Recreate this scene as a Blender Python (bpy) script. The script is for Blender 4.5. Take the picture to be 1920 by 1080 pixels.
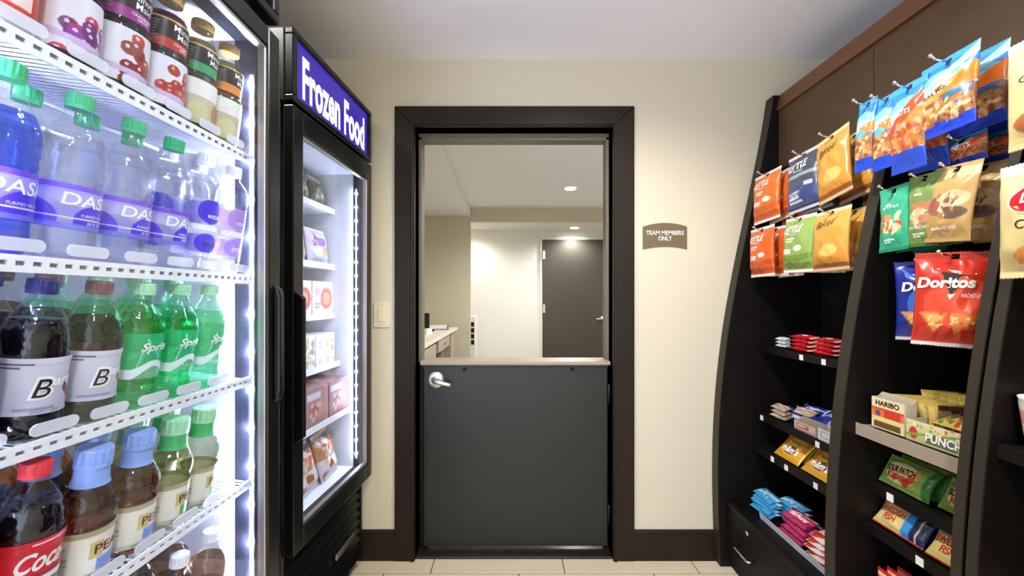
import bpy, bmesh, math, random
import numpy as np
from mathutils import Vector, Matrix

for o in list(bpy.data.objects):
    bpy.data.objects.remove(o, do_unlink=True)
SC = bpy.context.scene
COL = SC.collection
R = math.radians

# ------------------------------------------------------------------ camera
# eye 1.27 m above the floor, looking along +Y at the far wall (1.92 m away)
EYE = 1.27
cam_d = bpy.data.cameras.new('camera')
cam_d.sensor_width = 36.0
cam_d.lens = 36.0 * 740 / 1920
cam_d.shift_y = 18 / 1920
cam_d.clip_start = 0.02
cam = bpy.data.objects.new('camera', cam_d)
cam.location = (0, 0, EYE)
cam.rotation_euler = (R(90), 0, 0)
COL.objects.link(cam)
SC.camera = cam

# ------------------------------------------------------------------ world, lights, exposure
w = bpy.data.worlds.new('world')
SC.world = w
w.use_nodes = True
w.node_tree.nodes['Background'].inputs[0].default_value = (0.97, 0.98, 1.0, 1)
w.node_tree.nodes['Background'].inputs[1].default_value = 2.8
SC.view_settings.view_transform = 'Standard'
SC.view_settings.look = 'None'
SC.view_settings.gamma = 1.0
SC.view_settings.use_curve_mapping = False
SC.view_settings.exposure = 0.0
SC.cycles.transparent_max_bounces = 24
SC.cycles.max_bounces = 7
SC.cycles.diffuse_bounces = 3
SC.cycles.glossy_bounces = 3
SC.cycles.transmission_bounces = 8
SC.cycles.sample_clamp_indirect = 12.0
SC.cycles.use_light_tree = False

CEIL = 2.43
WALL_Y = 1.92
AISLE_LAMPS = [(0.30, 1.00, 18), (0.20, -0.45, 22), (-0.95, 1.10, 4)]   # x, y, watts
BACK_LAMPS = [(0.62, 4.19, CEIL, 30), (0.62, 2.35, CEIL, 20),
              (0.874, 5.53, 2.25, 11), (-0.62, 5.38, 2.25, 6)]

# ------------------------------------------------------------------ helpers
def lin(c):
    if isinstance(c, str):
        c = tuple(int(c[i:i + 2], 16) / 255 for i in (0, 2, 4))
    return tuple(x / 12.92 if x <= 0.04045 else ((x + 0.055) / 1.055) ** 2.4 for x in c[:3])

def pm(name, color, rough=0.5, metal=0.0, spec=0.5, emit=None, estr=0.0, trans=0.0, ior=1.45,
       bump=None, vary=None, coat=0.0):
    m = bpy.data.materials.new(name)
    m.use_nodes = True
    nt = m.node_tree
    b = nt.nodes['Principled BSDF']
    c = lin(color)
    b.inputs['Base Color'].default_value = (*c, 1)
    b.inputs['Roughness'].default_value = rough
    b.inputs['Metallic'].default_value = metal
    b.inputs['Specular IOR Level'].default_value = spec
    b.inputs['Transmission Weight'].default_value = trans
    b.inputs['IOR'].default_value = ior
    b.inputs['Coat Weight'].default_value = coat
    if emit:
        b.inputs['Emission Color'].default_value = (*lin(emit), 1)
        b.inputs['Emission Strength'].default_value = estr
    tc = nt.nodes.new('ShaderNodeTexCoord')
    if vary:      # (scale vector, amount, detail)
        mp = nt.nodes.new('ShaderNodeMapping')
        mp.inputs['Scale'].default_value = vary[0]
        nt.links.new(tc.outputs['Object'], mp.inputs['Vector'])
        nz = nt.nodes.new('ShaderNodeTexNoise')
        nz.inputs['Scale'].default_value = 1.0
        nz.inputs['Detail'].default_value = 3
        nt.links.new(mp.outputs[0], nz.inputs['Vector'])
        mx = nt.nodes.new('ShaderNodeMix')
        mx.data_type = 'RGBA'
        mx.inputs[6].default_value = (*[x * (1 - vary[1]) for x in c], 1)
        mx.inputs[7].default_value = (*[min(1, x * (1 + vary[1])) for x in c], 1)
        nt.links.new(nz.outputs['Fac'], mx.inputs[0])
        nt.links.new(mx.outputs[2], b.inputs['Base Color'])
    if bump:      # (scale, strength)
        nz2 = nt.nodes.new('ShaderNodeTexNoise')
        nz2.inputs['Scale'].default_value = bump[0]
        nz2.inputs['Detail'].default_value = 1.5
        nt.links.new(tc.outputs['Object'], nz2.inputs['Vector'])
        bp = nt.nodes.new('ShaderNodeBump')
        bp.inputs['Strength'].default_value = bump[1]
        bp.inputs['Distance'].default_value = 0.002
        nt.links.new(nz2.outputs['Fac'], bp.inputs['Height'])
        nt.links.new(bp.outputs[0], b.inputs['Normal'])
    return m

def printed(name, rough, spec=0.5, alpha=False, bump=None, metal=0.0):
    """flat print carried by the mesh's own colour attribute"""
    m = pm(name, 'ffffff', rough, metal, spec, bump=bump)
    nt = m.node_tree
    b = nt.nodes['Principled BSDF']
    a = nt.nodes.new('ShaderNodeAttribute')
    a.attribute_name = 'print'
    nt.links.new(a.outputs['Color'], b.inputs['Base Color'])
    if alpha:
        nt.links.new(a.outputs['Alpha'], b.inputs['Alpha'])
    return m

def clear(name, tint='ffffff', ior=1.45, rough=0.02, gloss=1.0, ripple=0.0):
    """thin clear plastic or pane: see-through with a Fresnel gloss"""
    m = bpy.data.materials.new(name)
    m.use_nodes = True
    nt = m.node_tree
    nt.nodes.clear()
    out = nt.nodes.new('ShaderNodeOutputMaterial')
    mix = nt.nodes.new('ShaderNodeMixShader')
    tr = nt.nodes.new('ShaderNodeBsdfTransparent')
    tr.inputs[0].default_value = (*lin(tint), 1)
    gl = nt.nodes.new('ShaderNodeBsdfGlossy')
    gl.inputs['Roughness'].default_value = rough
    gl.inputs['Color'].default_value = (gloss, gloss, gloss, 1)
    if ripple:                # moulded ripples of thin plastic catch small highlights
        tc = nt.nodes.new('ShaderNodeTexCoord')
        nz = nt.nodes.new('ShaderNodeTexNoise')
        nz.inputs['Scale'].default_value = 95
        nz.inputs['Detail'].default_value = 1
        nt.links.new(tc.outputs['Object'], nz.inputs['Vector'])
        bp = nt.nodes.new('ShaderNodeBump')
        bp.inputs['Strength'].default_value = ripple
        bp.inputs['Distance'].default_value = 0.003
        nt.links.new(nz.outputs['Fac'], bp.inputs['Height'])
        nt.links.new(bp.outputs[0], gl.inputs['Normal'])
    lw = nt.nodes.new('ShaderNodeLayerWeight')      # Schlick: f0 + (1 - f0) * facing^5, the same on both faces
    lw.inputs['Blend'].default_value = 0.5
    pw = nt.nodes.new('ShaderNodeMath')
    pw.operation = 'POWER'
    pw.inputs[1].default_value = 5.0
    nt.links.new(lw.outputs['Facing'], pw.inputs[0])
    f0 = ((ior - 1) / (ior + 1)) ** 2
    ma = nt.nodes.new('ShaderNodeMath')
    ma.operation = 'MULTIPLY_ADD'
    ma.inputs[1].default_value = 1 - f0
    ma.inputs[2].default_value = f0
    nt.links.new(pw.outputs[0], ma.inputs[0])
    nt.links.new(ma.outputs[0], mix.inputs[0])
    nt.links.new(tr.outputs[0], mix.inputs[1])
    nt.links.new(gl.outputs[0], mix.inputs[2])
    nt.links.new(mix.outputs[0], out.inputs[0])
    return m

def liquid(name, tint, share=0.55, ior=1.33):
    """see-through drink: part bends the view, part passes straight through"""
    m = bpy.data.materials.new(name)
    m.use_nodes = True
    nt = m.node_tree
    nt.nodes.clear()
    out = nt.nodes.new('ShaderNodeOutputMaterial')
    mix = nt.nodes.new('ShaderNodeMixShader')
    tr = nt.nodes.new('ShaderNodeBsdfTransparent')
    tr.inputs[0].default_value = (*lin(tint), 1)
    gl = nt.nodes.new('ShaderNodeBsdfGlass')
    gl.inputs['Color'].default_value = (*lin(tint), 1)
    gl.inputs['Roughness'].default_value = 0.0
    gl.inputs['IOR'].default_value = ior
    mix.inputs[0].default_value = share
    nt.links.new(tr.outputs[0], mix.inputs[1])
    nt.links.new(gl.outputs[0], mix.inputs[2])
    nt.links.new(mix.outputs[0], out.inputs[0])
    return m

class MB:
    def __init__(s):
        s.v, s.f = [], []
    def add(s, v, f):
        k = len(s.v)
        s.v += [tuple(p) for p in v]
        s.f += [tuple(i + k for i in q) for q in f]
        return s
    def box(s, x0, x1, y0, y1, z0, z1):
        if x0 > x1: x0, x1 = x1, x0
        if y0 > y1: y0, y1 = y1, y0
        if z0 > z1: z0, z1 = z1, z0
        return s.add([(x0, y0, z0), (x1, y0, z0), (x1, y1, z0), (x0, y1, z0), (x0, y0, z1), (x1, y0, z1), (x1, y1, z1), (x0, y1, z1)],
                     [(0, 3, 2, 1), (4, 5, 6, 7), (0, 1, 5, 4), (1, 2, 6, 5), (2, 3, 7, 6), (3, 0, 4, 7)])
    def prism(s, pts, axis, lo, hi):
        """closed 2-D outline pushed along an axis; pts are (x,y), (x,z) or (y,z)"""
        n = len(pts)
        def P(p, h):
            return (p[0], p[1], h) if axis == 'z' else (p[0], h, p[1]) if axis == 'y' else (h, p[0], p[1])
        v = [P(p, lo) for p in pts] + [P(p, hi) for p in pts]
        f = [tuple(range(n))[::-1], tuple(range(n, 2 * n))] + [(i, (i + 1) % n, n + (i + 1) % n, n + i) for i in range(n)]
        return s.add(v, f)
    def lathe(s, prof, n=32, cap=True):
        v, f = [], []
        for z, r in prof:
            v += [(r * math.cos(2 * math.pi * i / n), r * math.sin(2 * math.pi * i / n), z) for i in range(n)]
        for k in range(len(prof) - 1):
            for i in range(n):
                j = (i + 1) % n
                f.append((k * n + i, k * n + j, (k + 1) * n + j, (k + 1) * n + i))
        if cap:
            f.append(tuple(range(n))[::-1])
            f.append(tuple(range((len(prof) - 1) * n, len(prof) * n)))
        return s.add(v, f)
    def tube(s, path, r, n=8):
        P = [Vector(p) for p in path]
        v, f = [], []
        up = Vector((0.123, 0.31, 0.94)).normalized()
        for i, p in enumerate(P):
            t = (P[min(i + 1, len(P) - 1)] - P[max(i - 1, 0)]).normalized()
            a = t.cross(up).normalized()
            b = t.cross(a)
            rr = r[i] if isinstance(r, (list, tuple)) else r
            v += [p + a * rr * math.cos(2 * math.pi * k / n) + b * rr * math.sin(2 * math.pi * k / n) for k in range(n)]
        for i in range(len(P) - 1):
            for k in range(n):
                j = (k + 1) % n
                f.append((i * n + k, i * n + j, (i + 1) * n + j, (i + 1) * n + k))
        f.append(tuple(range(n))[::-1])
        f.append(tuple(range((len(P) - 1) * n, len(P) * n)))
        return s.add(v, f)
    def mesh(s, name, mat, smooth=False, col=None):
        me = bpy.data.meshes.new(name)
        me.from_pydata(s.v, [], s.f)
        bm = bmesh.new()
        bm.from_mesh(me)
        bmesh.ops.recalc_face_normals(bm, faces=bm.faces)
        bm.to_mesh(me)
        bm.free()
        if smooth:
            me.polygons.foreach_set('use_smooth', [True] * len(me.polygons))
        if col is not None:
            a = me.color_attributes.new('print', 'FLOAT_COLOR', 'POINT')
            a.data.foreach_set('color', np.asarray(col, dtype=np.float32).ravel())
        if mat:
            me.materials.append(mat)
        return me
    def build(s, name, mat, parent=None, smooth=False, bevel=0.0, col=None, seg=2):
        return put(name, s.mesh(name, mat, smooth, col), parent, bevel, seg)

def put(name, me, parent=None, bevel=0.0, seg=2):
    o = bpy.data.objects.new(name, me)
    COL.objects.link(o)
    if parent is not None:
        o.parent = parent
    if bevel:
        b = o.modifiers.new('bevel', 'BEVEL')
        b.width = bevel
        b.segments = seg
        b.limit_method = 'ANGLE'
        b.angle_limit = R(40)
    return o

def tag(o, label=None, cat=None, group=None, kind=None):
    if label: o['label'] = label
    if cat: o['category'] = cat
    if group: o['group'] = group
    if kind: o['kind'] = kind
    return o

def thing(name, label, cat, loc=(0, 0, 0), rot=(0, 0, 0), group=None):
    o = bpy.data.objects.new(name, None)
    o.empty_display_size = 0.03
    COL.objects.link(o)
    o.location = loc
    o.rotation_euler = rot
    return tag(o, label, cat, group)

KIDS = {}
def part(root, o):
    KIDS.setdefault(root.name, []).append(o)
    return o

def dup(root, label, loc, rot, group=None, kids=True):
    r = root.copy()
    COL.objects.link(r)
    r.location, r.rotation_euler = loc, rot
    tag(r, label, None, group)
    def rec(a, b):
        for ch in list(a.children):
            c = ch.copy()
            COL.objects.link(c)
            c.parent = b
            rec(ch, c)
    if kids:
        rec(root, r)
    return r

def structure(o):
    o['kind'] = 'structure'
    return o

# ---- lettering
_TXT = {}
def text2d(s, size, bold=0.0, shear=0.0, spacing=1.0, fit=None, edge=0.006):
    """flat letters as (n,2) points and triangles, centred; fit = (width, height) stretches them to that box"""
    key = (s, size, bold, shear, spacing, fit, edge)
    if key in _TXT:
        return _TXT[key]
    cu = bpy.data.curves.new('t', 'FONT')
    cu.body = s
    cu.size = 1.0
    cu.offset = bold
    cu.shear = shear
    cu.space_character = spacing
    cu.space_line = 0.85
    cu.align_x = 'CENTER'
    cu.resolution_u = 3
    ob = bpy.data.objects.new('t', cu)
    me = ob.to_mesh()
    bm = bmesh.new()
    bm.from_mesh(me)
    bmesh.ops.triangulate(bm, faces=bm.faces)
    co = np.array([v.co[:2] for v in bm.verts])
    lo, hi = co.min(0), co.max(0)
    if fit:
        k = np.array([fit[0] / (hi[0] - lo[0]), fit[1] / (hi[1] - lo[1])])
    else:
        k = np.array([size, size])
    mid = (lo + hi) / 2
    for v in bm.verts:
        v.co.x = (v.co.x - mid[0]) * k[0]
        v.co.y = (v.co.y - mid[1]) * k[1]
        v.co.z = 0
    for _ in range(2):
        es = [e for e in bm.edges if e.calc_length() > edge]
        if not es:
            break
        bmesh.ops.subdivide_edges(bm, edges=es, cuts=1)
        bmesh.ops.triangulate(bm, faces=bm.faces)
    bm.verts.index_update()
    pts = np.array([v.co[:2] for v in bm.verts])
    tri = [tuple(v.index for v in f.verts) for f in bm.faces]
    bm.free()
    ob.to_mesh_clear()
    bpy.data.objects.remove(ob)
    bpy.data.curves.remove(cu)
    _TXT[key] = (pts, tri)
    return pts, tri

def raw_mesh(name, v, f, mat):
    me = bpy.data.meshes.new(name)
    me.from_pydata([tuple(p) for p in v], [], f)
    me.materials.append(mat)
    return me

# ---- painting print on (u, v) grids; u in -1..1 across, v in 0..1 up
class Paint:
    def __init__(s, u, v, base, alpha=1.0, aspect=1.0):
        s.u, s.v, s.k = u, v, aspect        # aspect = half width / height
        s.c = np.ones((len(u), 4))
        s.c[:, :3] = lin(base)
        s.c[:, 3] = alpha
    def set(s, mask, col, alpha=None):
        m = np.clip(mask, 0, 1)[:, None] if mask.dtype != bool else mask.astype(float)[:, None]
        s.c[:, :3] = s.c[:, :3] * (1 - m) + np.array(lin(col)) * m
        if alpha is not None:
            s.c[:, 3:4] = s.c[:, 3:4] * (1 - m) + alpha * m
        return s
    def band(s, v0, v1, col, alpha=None, slope=0.0, bow=0.0):
        vv = s.v - slope * s.u - bow * s.u ** 2
        return s.set((vv >= v0) & (vv <= v1), col, alpha)
    def rect(s, u0, u1, v0, v1, col, alpha=None):
        return s.set((s.u >= u0) & (s.u <= u1) & (s.v >= v0) & (s.v <= v1), col, alpha)
    def ell(s, cu, cv, r, col, ry=None, alpha=None, rot=0.0):
        dx, dy = (s.u - cu) * s.k, s.v - cv
        a, b = dx * math.cos(rot) + dy * math.sin(rot), -dx * math.sin(rot) + dy * math.cos(rot)
        return s.set((a / r) ** 2 + (b / (ry or r)) ** 2 < 1, col, alpha)
    def tri(s, pts, col):
        m = np.ones(len(s.u), bool)
        P = [(p[0] * s.k, p[1]) for p in pts]
        x, y = s.u * s.k, s.v
        sg = []
        for i in range(len(P)):
            a, b = P[i], P[(i + 1) % len(P)]
            sg.append((b[0] - a[0]) * (y - a[1]) - (b[1] - a[1]) * (x - a[0]))
        sg = np.array(sg)
        return s.set((sg >= 0).all(0) | (sg <= 0).all(0), col)
    def grad(s, v0, v1, col):
        return s.set(np.clip((s.v - v0) / (v1 - v0), 0, 1), col)
    def speck(s, u0, u1, v0, v1, cols, n, r, seed=1, ry=None):
        rnd = random.Random(seed)
        for _ in range(n):
            s.ell(rnd.uniform(u0, u1), rnd.uniform(v0, v1), r * rnd.uniform(0.7, 1.2), rnd.choice(cols), ry=(ry * rnd.uniform(.7, 1.2)) if ry else None, rot=rnd.uniform(0, 3))
        return s
    def lines(s, u0, u1, v0, v1, col, n, seed=1):
        rnd = random.Random(seed)
        for i in range(n):
            vv = v0 + (v1 - v0) * (i + .5) / n
            s.rect(u0, u0 + (u1 - u0) * rnd.uniform(.6, 1), vv - (v1 - v0) / n * .27, vv + (v1 - v0) / n * .27, col)
        return s

# ------------------------------------------------------------------ materials
M = {}
M['wall'] = pm('beige_wall_paint', 'd0c8b0', 0.75, bump=(220, 0.12), vary=((1.2, 1.2, 1.2), 0.03))
M['ceil'] = pm('white_ceiling_paint', 'f3f3f6', 0.85, bump=(160, 0.08))
M['white_wall'] = pm('off_white_wall_paint', 'ebe9e0', 0.7, bump=(200, 0.08))
M['wood'] = pm('espresso_wood', '21170e', 0.45, spec=0.3, vary=((9, 9, 0.9), 0.35), bump=(60, 0.06))
M['stop'] = pm('olive_door_stop', '6a6656', 0.4)
M['wood_lit'] = pm('espresso_wood_lit', '6e4220', 0.42, vary=((9, 2, 9), 0.35), coat=0.2)  # orange light reflected on the crown is put into this colour
M['fascia'] = pm('brown_laminate', '54402c', 0.45, vary=((30, 2.2, 14), 0.3), bump=(90, 0.05))
M['laminate'] = pm('dark_laminate', '100c0a', 0.5, spec=0.25, vary=((14, 14, 2), 0.3))
M['panel_edge'] = pm('panel_edge_laminate', '2b251b', 0.5, vary=((14, 14, 2), 0.2))
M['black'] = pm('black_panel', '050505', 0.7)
M['door'] = pm('charcoal_door_laminate', '1d1f1d', 0.38, vary=((3.5, 3.5, 1.6), 0.18), bump=(140, 0.03))
M['door_far'] = pm('far_door_laminate', '474239', 0.45, vary=((4, 4, 1.4), 0.12))
M['ledge'] = pm('pale_ledge_laminate', '9c8c7c', 0.35)
M['nickel'] = pm('satin_nickel', 'dcdcda', 0.38, metal=0.9)
M['chrome'] = pm('bright_chrome', 'd8d8d8', 0.15, metal=1.0)
M['steel'] = pm('brushed_steel', 'b4b3b0', 0.35, metal=1.0)
M['cabinet'] = pm('black_coated_metal', '15130f', 0.4, bump=(400, 0.04))
M['blackgloss'] = pm('black_gloss_plastic', '0a0a0b', 0.3)
M['liner'] = pm('white_cooler_liner', 'eef0f5', 0.35)
M['rail'] = pm('white_coated_wire', 'f2f2f6', 0.35)
M['breaker'] = pm('grey_breaker_strip', '20222e', 0.3)
M['clip'] = pm('frosted_lane_stop', 'f0f2fb', 0.35)
M['clip'].node_tree.nodes['Principled BSDF'].inputs['Alpha'].default_value = 0.6
M['pane'] = clear('door_pane', 'f4f7fb', 1.35, 0.0)
M['tile'] = pm('beige_floor_tile', 'e2d2b4', 0.42, vary=((1.5, 34, 1), 0.10), bump=(90, 0.05))
M['grout'] = pm('dark_tile_joint', '6a5a48', 0.9)
M['marble'] = pm('dark_marble', '2a211d', 0.25, vary=((22, 22, 22), 0.9))
M['plate'] = pm('ivory_plastic', 'ded3b8', 0.4)
M['sign'] = pm('bronze_sign_plastic', '6e5f47', 0.5, vary=((60, 60, 60), 0.12))
M['letter_w'] = pm('white_print', 'f4f2ee', 0.5)
M['letter_k'] = pm('black_print', '15120f', 0.5)
M['letter_r'] = pm('red_print', 'c01820', 0.45)
M['letter_d'] = pm('maroon_print', '6a1c18', 0.45)
M['letter_n'] = pm('brown_print', '5a3a1c', 0.45)
M['letter_g'] = pm('grey_print', '8a8c8c', 0.5)
M['tagpaper'] = pm('white_price_card', 'f0efea', 0.6)
M['counter'] = pm('pale_counter_laminate', 'e6dfd2', 0.4)
M['taupe'] = pm('taupe_drawer_front', 'b3a392', 0.5)
M['foil'] = printed('printed_foil', 0.26, 0.6, bump=(45, 0.35))
M['card'] = printed('printed_card', 0.5, 0.4)
M['film_solid'] = printed('printed_solid_label', 0.35, 0.5)
M['film'] = printed('printed_film_label', 0.35, 0.5, alpha=True)
M['shell'] = clear('clear_bottle_plastic', 'feffff', 1.6, 0.04, ripple=0.55)
M['shell_green'] = clear('green_bottle_plastic', 'e0faec', 1.6, 0.04, ripple=0.4)
M['water'] = liquid('bluish_water', 'fefdff', 0.12)
M['water_blue'] = liquid('deep_blue_drink', 'b4c4fd', 0.2)
M['sprite'] = liquid('green_soda', 'cdf9e1', 0.12)
M['tea'] = liquid('brown_tea', 'd6a880', 0.14)
M['rootbeer'] = liquid('brown_soda', 'c8b29c', 0.14)
M['greentea'] = liquid('pale_green_tea', 'f6f7e4', 0.14)
M['juice_red'] = liquid('red_juice', 'a34a3a', 0.35)
M['juice_pale'] = liquid('pale_juice', 'ece6c0', 0.35)
M['cola'] = pm('dark_cola', '0c0710', 0.08, spec=0.6)
for k, c in (('green', '3fae74'), ('white', 'f1f1f6'), ('navy', '232058'), ('red', 'd2343c'), ('blue', '86a4e4'), ('brown', '6f4a44'),
             ('gold', 'b8924a'), ('lime', '4fb56a'), ('purple', '6a3a78'), ('palegreen', 'a5dcae')):
    M['cap_' + k] = pm('cap_' + k, c, 0.4)
M['led_bottles'] = pm('cool_white_led', 'ffffff', 0.4, emit='d6ddff', estr=2800)
M['line_bottles'] = pm('cool_white_diffuser', 'ffffff', 0.4, emit='d6ddff', estr=840)
M['led_freezer'] = pm('freezer_led', 'ffffff', 0.4, emit='d6e0ff', estr=260)
M['line_freezer'] = pm('freezer_diffuser', 'ffffff', 0.4, emit='d6e0ff', estr=70)
M['lamp'] = pm('warm_downlight', 'ffffff', 0.4, emit='fff0d8', estr=14)
M['lamp_white'] = pm('white_downlight', 'ffffff', 0.4, emit='fffaf0', estr=14)
M['trimring'] = pm('white_trim_ring', 'eeeeea', 0.4)

def downlight(x, y, z, watts, label, color, visible_mat):
    t = thing('ceiling_downlight', label, 'downlight', (x, y, z - 0.001), group='recessed ceiling downlights')
    rim = [(0.0, 0.062), (-0.006, 0.075), (-0.010, 0.070), (-0.006, 0.058)]
    v, f, n = [], [], 32
    for zz, rr in rim:
        v += [(rr * math.cos(2 * math.pi * i / n), rr * math.sin(2 * math.pi * i / n), zz) for i in range(n)]
    for k in range(len(rim)):
        for i in range(n):
            f.append((k * n + i, k * n + (i + 1) % n, ((k + 1) % 4) * n + (i + 1) % n, ((k + 1) % 4) * n + i))
    MB().add(v, f).build('trim_ring', M['trimring'], t, True)
    MB().lathe([(-0.0035, 0.058), (-0.001, 0.058)], 32).build('lens', visible_mat, t)
    ld = bpy.data.lights.new('downlight_beam', 'SPOT')
    ld.energy = watts * 4
    ld.color = color
    ld.shadow_soft_size = 0.06
    ld.spot_size = R(165)
    ld.spot_blend = 0.7
    lo = bpy.data.objects.new('beam', ld)
    COL.objects.link(lo)
    lo.parent = t
    lo.location = (0, 0, -0.075)
    return t

# ================================================================== STRUCTURE
XL, XR, YB = -1.46, 1.56, -2.3          # side walls, rear end left open so world light fills the aisle
T = 0.13                                 # far wall thickness
OPX0, OPX1, OPZ = -0.4696, 0.488, 2.096  # door opening
fl = structure(MB().box(XL, XR, YB, WALL_Y + T, -0.05, -0.004).build('floor', M['grout']))
PX, PY = 0.6205, 0.31
me_tile = MB().box(-PX / 2 + .0022, PX / 2 - .0022, -PY / 2 + .0022, PY / 2 - .0022, -0.0035, 0).mesh('floor_tile', M['tile'])
row = 0
yy = 1.8176 + PY / 2
for row in range(0, 14):
    yc = 1.8176 + PY / 2 - row * PY
    x0 = (-0.3766 if row % 2 == 0 else -0.589) + PX / 2
    i0 = math.floor((XL - x0 + PX / 2) / PX)
    for i in range(i0, i0 + 7):
        a, b = max(x0 + i * PX - PX / 2, XL), min(x0 + i * PX + PX / 2, XR)
        c, d = max(yc - PY / 2, YB), min(yc + PY / 2, WALL_Y + 0.012)
        if b - a < 0.05 or d - c < 0.02:
            continue
        if b - a > PX - 1e-4 and d - c > PY - 1e-4:
            o = put('floor_tile', me_tile, fl, 0.0012, 1)
            o.location = ((a + b) / 2, (c + d) / 2, 0)
        else:
            MB().box(a + .0022, b - .0022, c + .0022, d - .0022, -0.0035, 0).build('floor_tile', M['tile'], fl, bevel=0.0012, seg=1)
structure(MB().box(XL, XR, YB, WALL_Y + T, CEIL, CEIL + 0.05).build('ceiling', M['ceil']))
structure(MB().prism([(XL, 0), (OPX0, 0), (OPX0, OPZ), (OPX1, OPZ), (OPX1, 0), (XR, 0), (XR, CEIL), (XL, CEIL)], 'y', WALL_Y, WALL_Y + T).build('wall_far', M['wall']))
structure(MB().box(XL - 0.1, XL, YB, WALL_Y + T, -0.05, CEIL + .05).build('wall_left', M['wall']))
structure(MB().box(XR, XR + 0.1, YB, WALL_Y + T, -0.05, CEIL + .05).build('wall_right', M['wall']))
# baseboards: flat board with a moulded cap
def baseboard(name, a, b):
    prof = [(WALL_Y, 0), (WALL_Y - 0.018, 0), (WALL_Y - 0.018, 0.118), (WALL_Y - 0.012, 0.122), (WALL_Y - 0.012, 0.134), (WALL_Y - 0.006, 0.143), (WALL_Y, 0.143)]
    o = MB().prism(prof, 'x', a, b).build(name, M['wood'])
    return structure(o)
baseboard('baseboard_left', XL, -0.566)
baseboard('baseboard_right', 0.5896, 0.985)

# door casing and jambs
def casing():
    o = bpy.data.objects.new('trim_1', None)
    COL.objects.link(o)
    structure(o)
    cx0, cx1, cz = -0.566, 0.5896, 2.192
    y1, y0 = WALL_Y, WALL_Y - 0.022
    def leg(pts, name):
        MB().prism(pts, 'y', y0, y1).build(name, M['wood'], o, bevel=0.003)
    leg([(cx0, 0), (OPX0 - .008, 0), (OPX0 - .008, OPZ + .008), (cx0, cz)], 'casing_leg')
    leg([(OPX1 + .008, 0), (cx1, 0), (cx1, cz), (OPX1 + .008, OPZ + .008)], 'casing_leg')
    leg([(OPX0 - .008, OPZ + .008), (OPX1 + .008, OPZ + .008), (cx1, cz), (cx0, cz)], 'casing_head')
    # inner bead
    for a, b in ((OPX0 - .018, OPX0 - .006), (OPX1 + .006, OPX1 + .018)):
        MB().box(a, b, y0 - 0.006, y0 + 0.002, 0, OPZ + .018).build('casing_bead', M['wood'], o, bevel=0.002)
    MB().box(OPX0 - .006, OPX1 + .006, y0 - 0.006, y0 + 0.002, OPZ + .006, OPZ + .018).build('casing_bead', M['wood'], o, bevel=0.002)
    # jamb linings and stops
    MB().box(OPX0 - .008, OPX0, y0, WALL_Y + T, 0, OPZ).build('jamb', M['wood'], o)
    MB().box(OPX1, OPX1 + .008, y0, WALL_Y + T, 0, OPZ).build('jamb', M['wood'], o)
    MB().box(OPX0 - .008, OPX1 + .008, y0, WALL_Y + T, OPZ, OPZ + .008).build('jamb', M['wood'], o)
    MB().box(OPX0, OPX0 + .016, 1.985, WALL_Y + T, 0.945, OPZ - .018).build('door_stop', M['stop'], o, bevel=0.002)
    MB().box(OPX1 - .016, OPX1, 1.985, WALL_Y + T, 0.945, OPZ - .018).build('door_stop', M['stop'], o, bevel=0.002)
    MB().box(OPX0, OPX0 + .042, 2.012, WALL_Y + T, 0.013, 0.93).build('door_stop', M['wood'], o)
    MB().box(OPX1 - .024, OPX1, 2.012, WALL_Y + T, 0.013, 0.93).build('door_stop', M['wood'], o)
    MB().box(OPX0, OPX1, 1.985, WALL_Y + T, OPZ - .034, OPZ).build('door_stop', M['stop'], o, bevel=0.002)
casing()
structure(MB().box(OPX0, OPX1, WALL_Y - 0.004, WALL_Y + T + .02, -0.004, 0.012).build('threshold', M['marble'], bevel=0.003))

# ---- the half door
t = thing('half_door', 'closed lower half of a charcoal dutch door with pale ledge and lever', 'door', (0, 1.965, 0.02))
leaf = MB().box(-0.440, 0.476, 0, 0.044, 0.012, 0.918).build('leaf', M['door'], t, bevel=0.003)
MB().box(-0.452, 0.484, -0.03, 0.10, 0.918, 0.937).build('ledge', M['ledge'], t, bevel=0.004)
MB().box(-0.446, 0.478, -0.012, 0.0, 0.905, 0.918).build('ledge_moulding', M['door'], t, bevel=0.002)
for x in (-0.236, 0.300):
    sc = MB().lathe([(0, .009), (.004, .009), (.007, .006), (.008, .002)], 16).build('screw', M['blackgloss'], t, True)
    sc.rotation_euler = (R(90), 0, 0)
    sc.location = (x, -0.0, 0.893)
rose = MB().lathe([(0, .042), (.006, .042), (.012, .038), (.015, .026), (.016, .012), (.04, .012), (.045, .009)], 36).build('lever_rose', M['nickel'], t, True)
rose.rotation_euler = (R(90), 0, 0)
rose.location = (-0.378, 0, 0.842)
lv = MB().tube([(-0.378, -0.042, 0.842), (-0.372, -0.05, 0.842), (-0.355, -0.053, 0.838), (-0.325, -0.053, 0.831), (-0.302, -0.052, 0.826), (-0.296, -0.05, .825)], [.010, .0115, .011, .010, .009, .005], 12).build('lever_handle', M['nickel'], t, True)
MB().box(-0.4405, -0.4385, 0.006, 0.03, 0.80, 0.885).build('latch_plate', M['steel'], t)
for z in (0.12, 0.72):
    MB().tube([(0.482, -0.004, z), (0.482, -0.004, z + 0.1)], 0.006, 10).build('hinge', M['blackgloss'], t, True)

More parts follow.
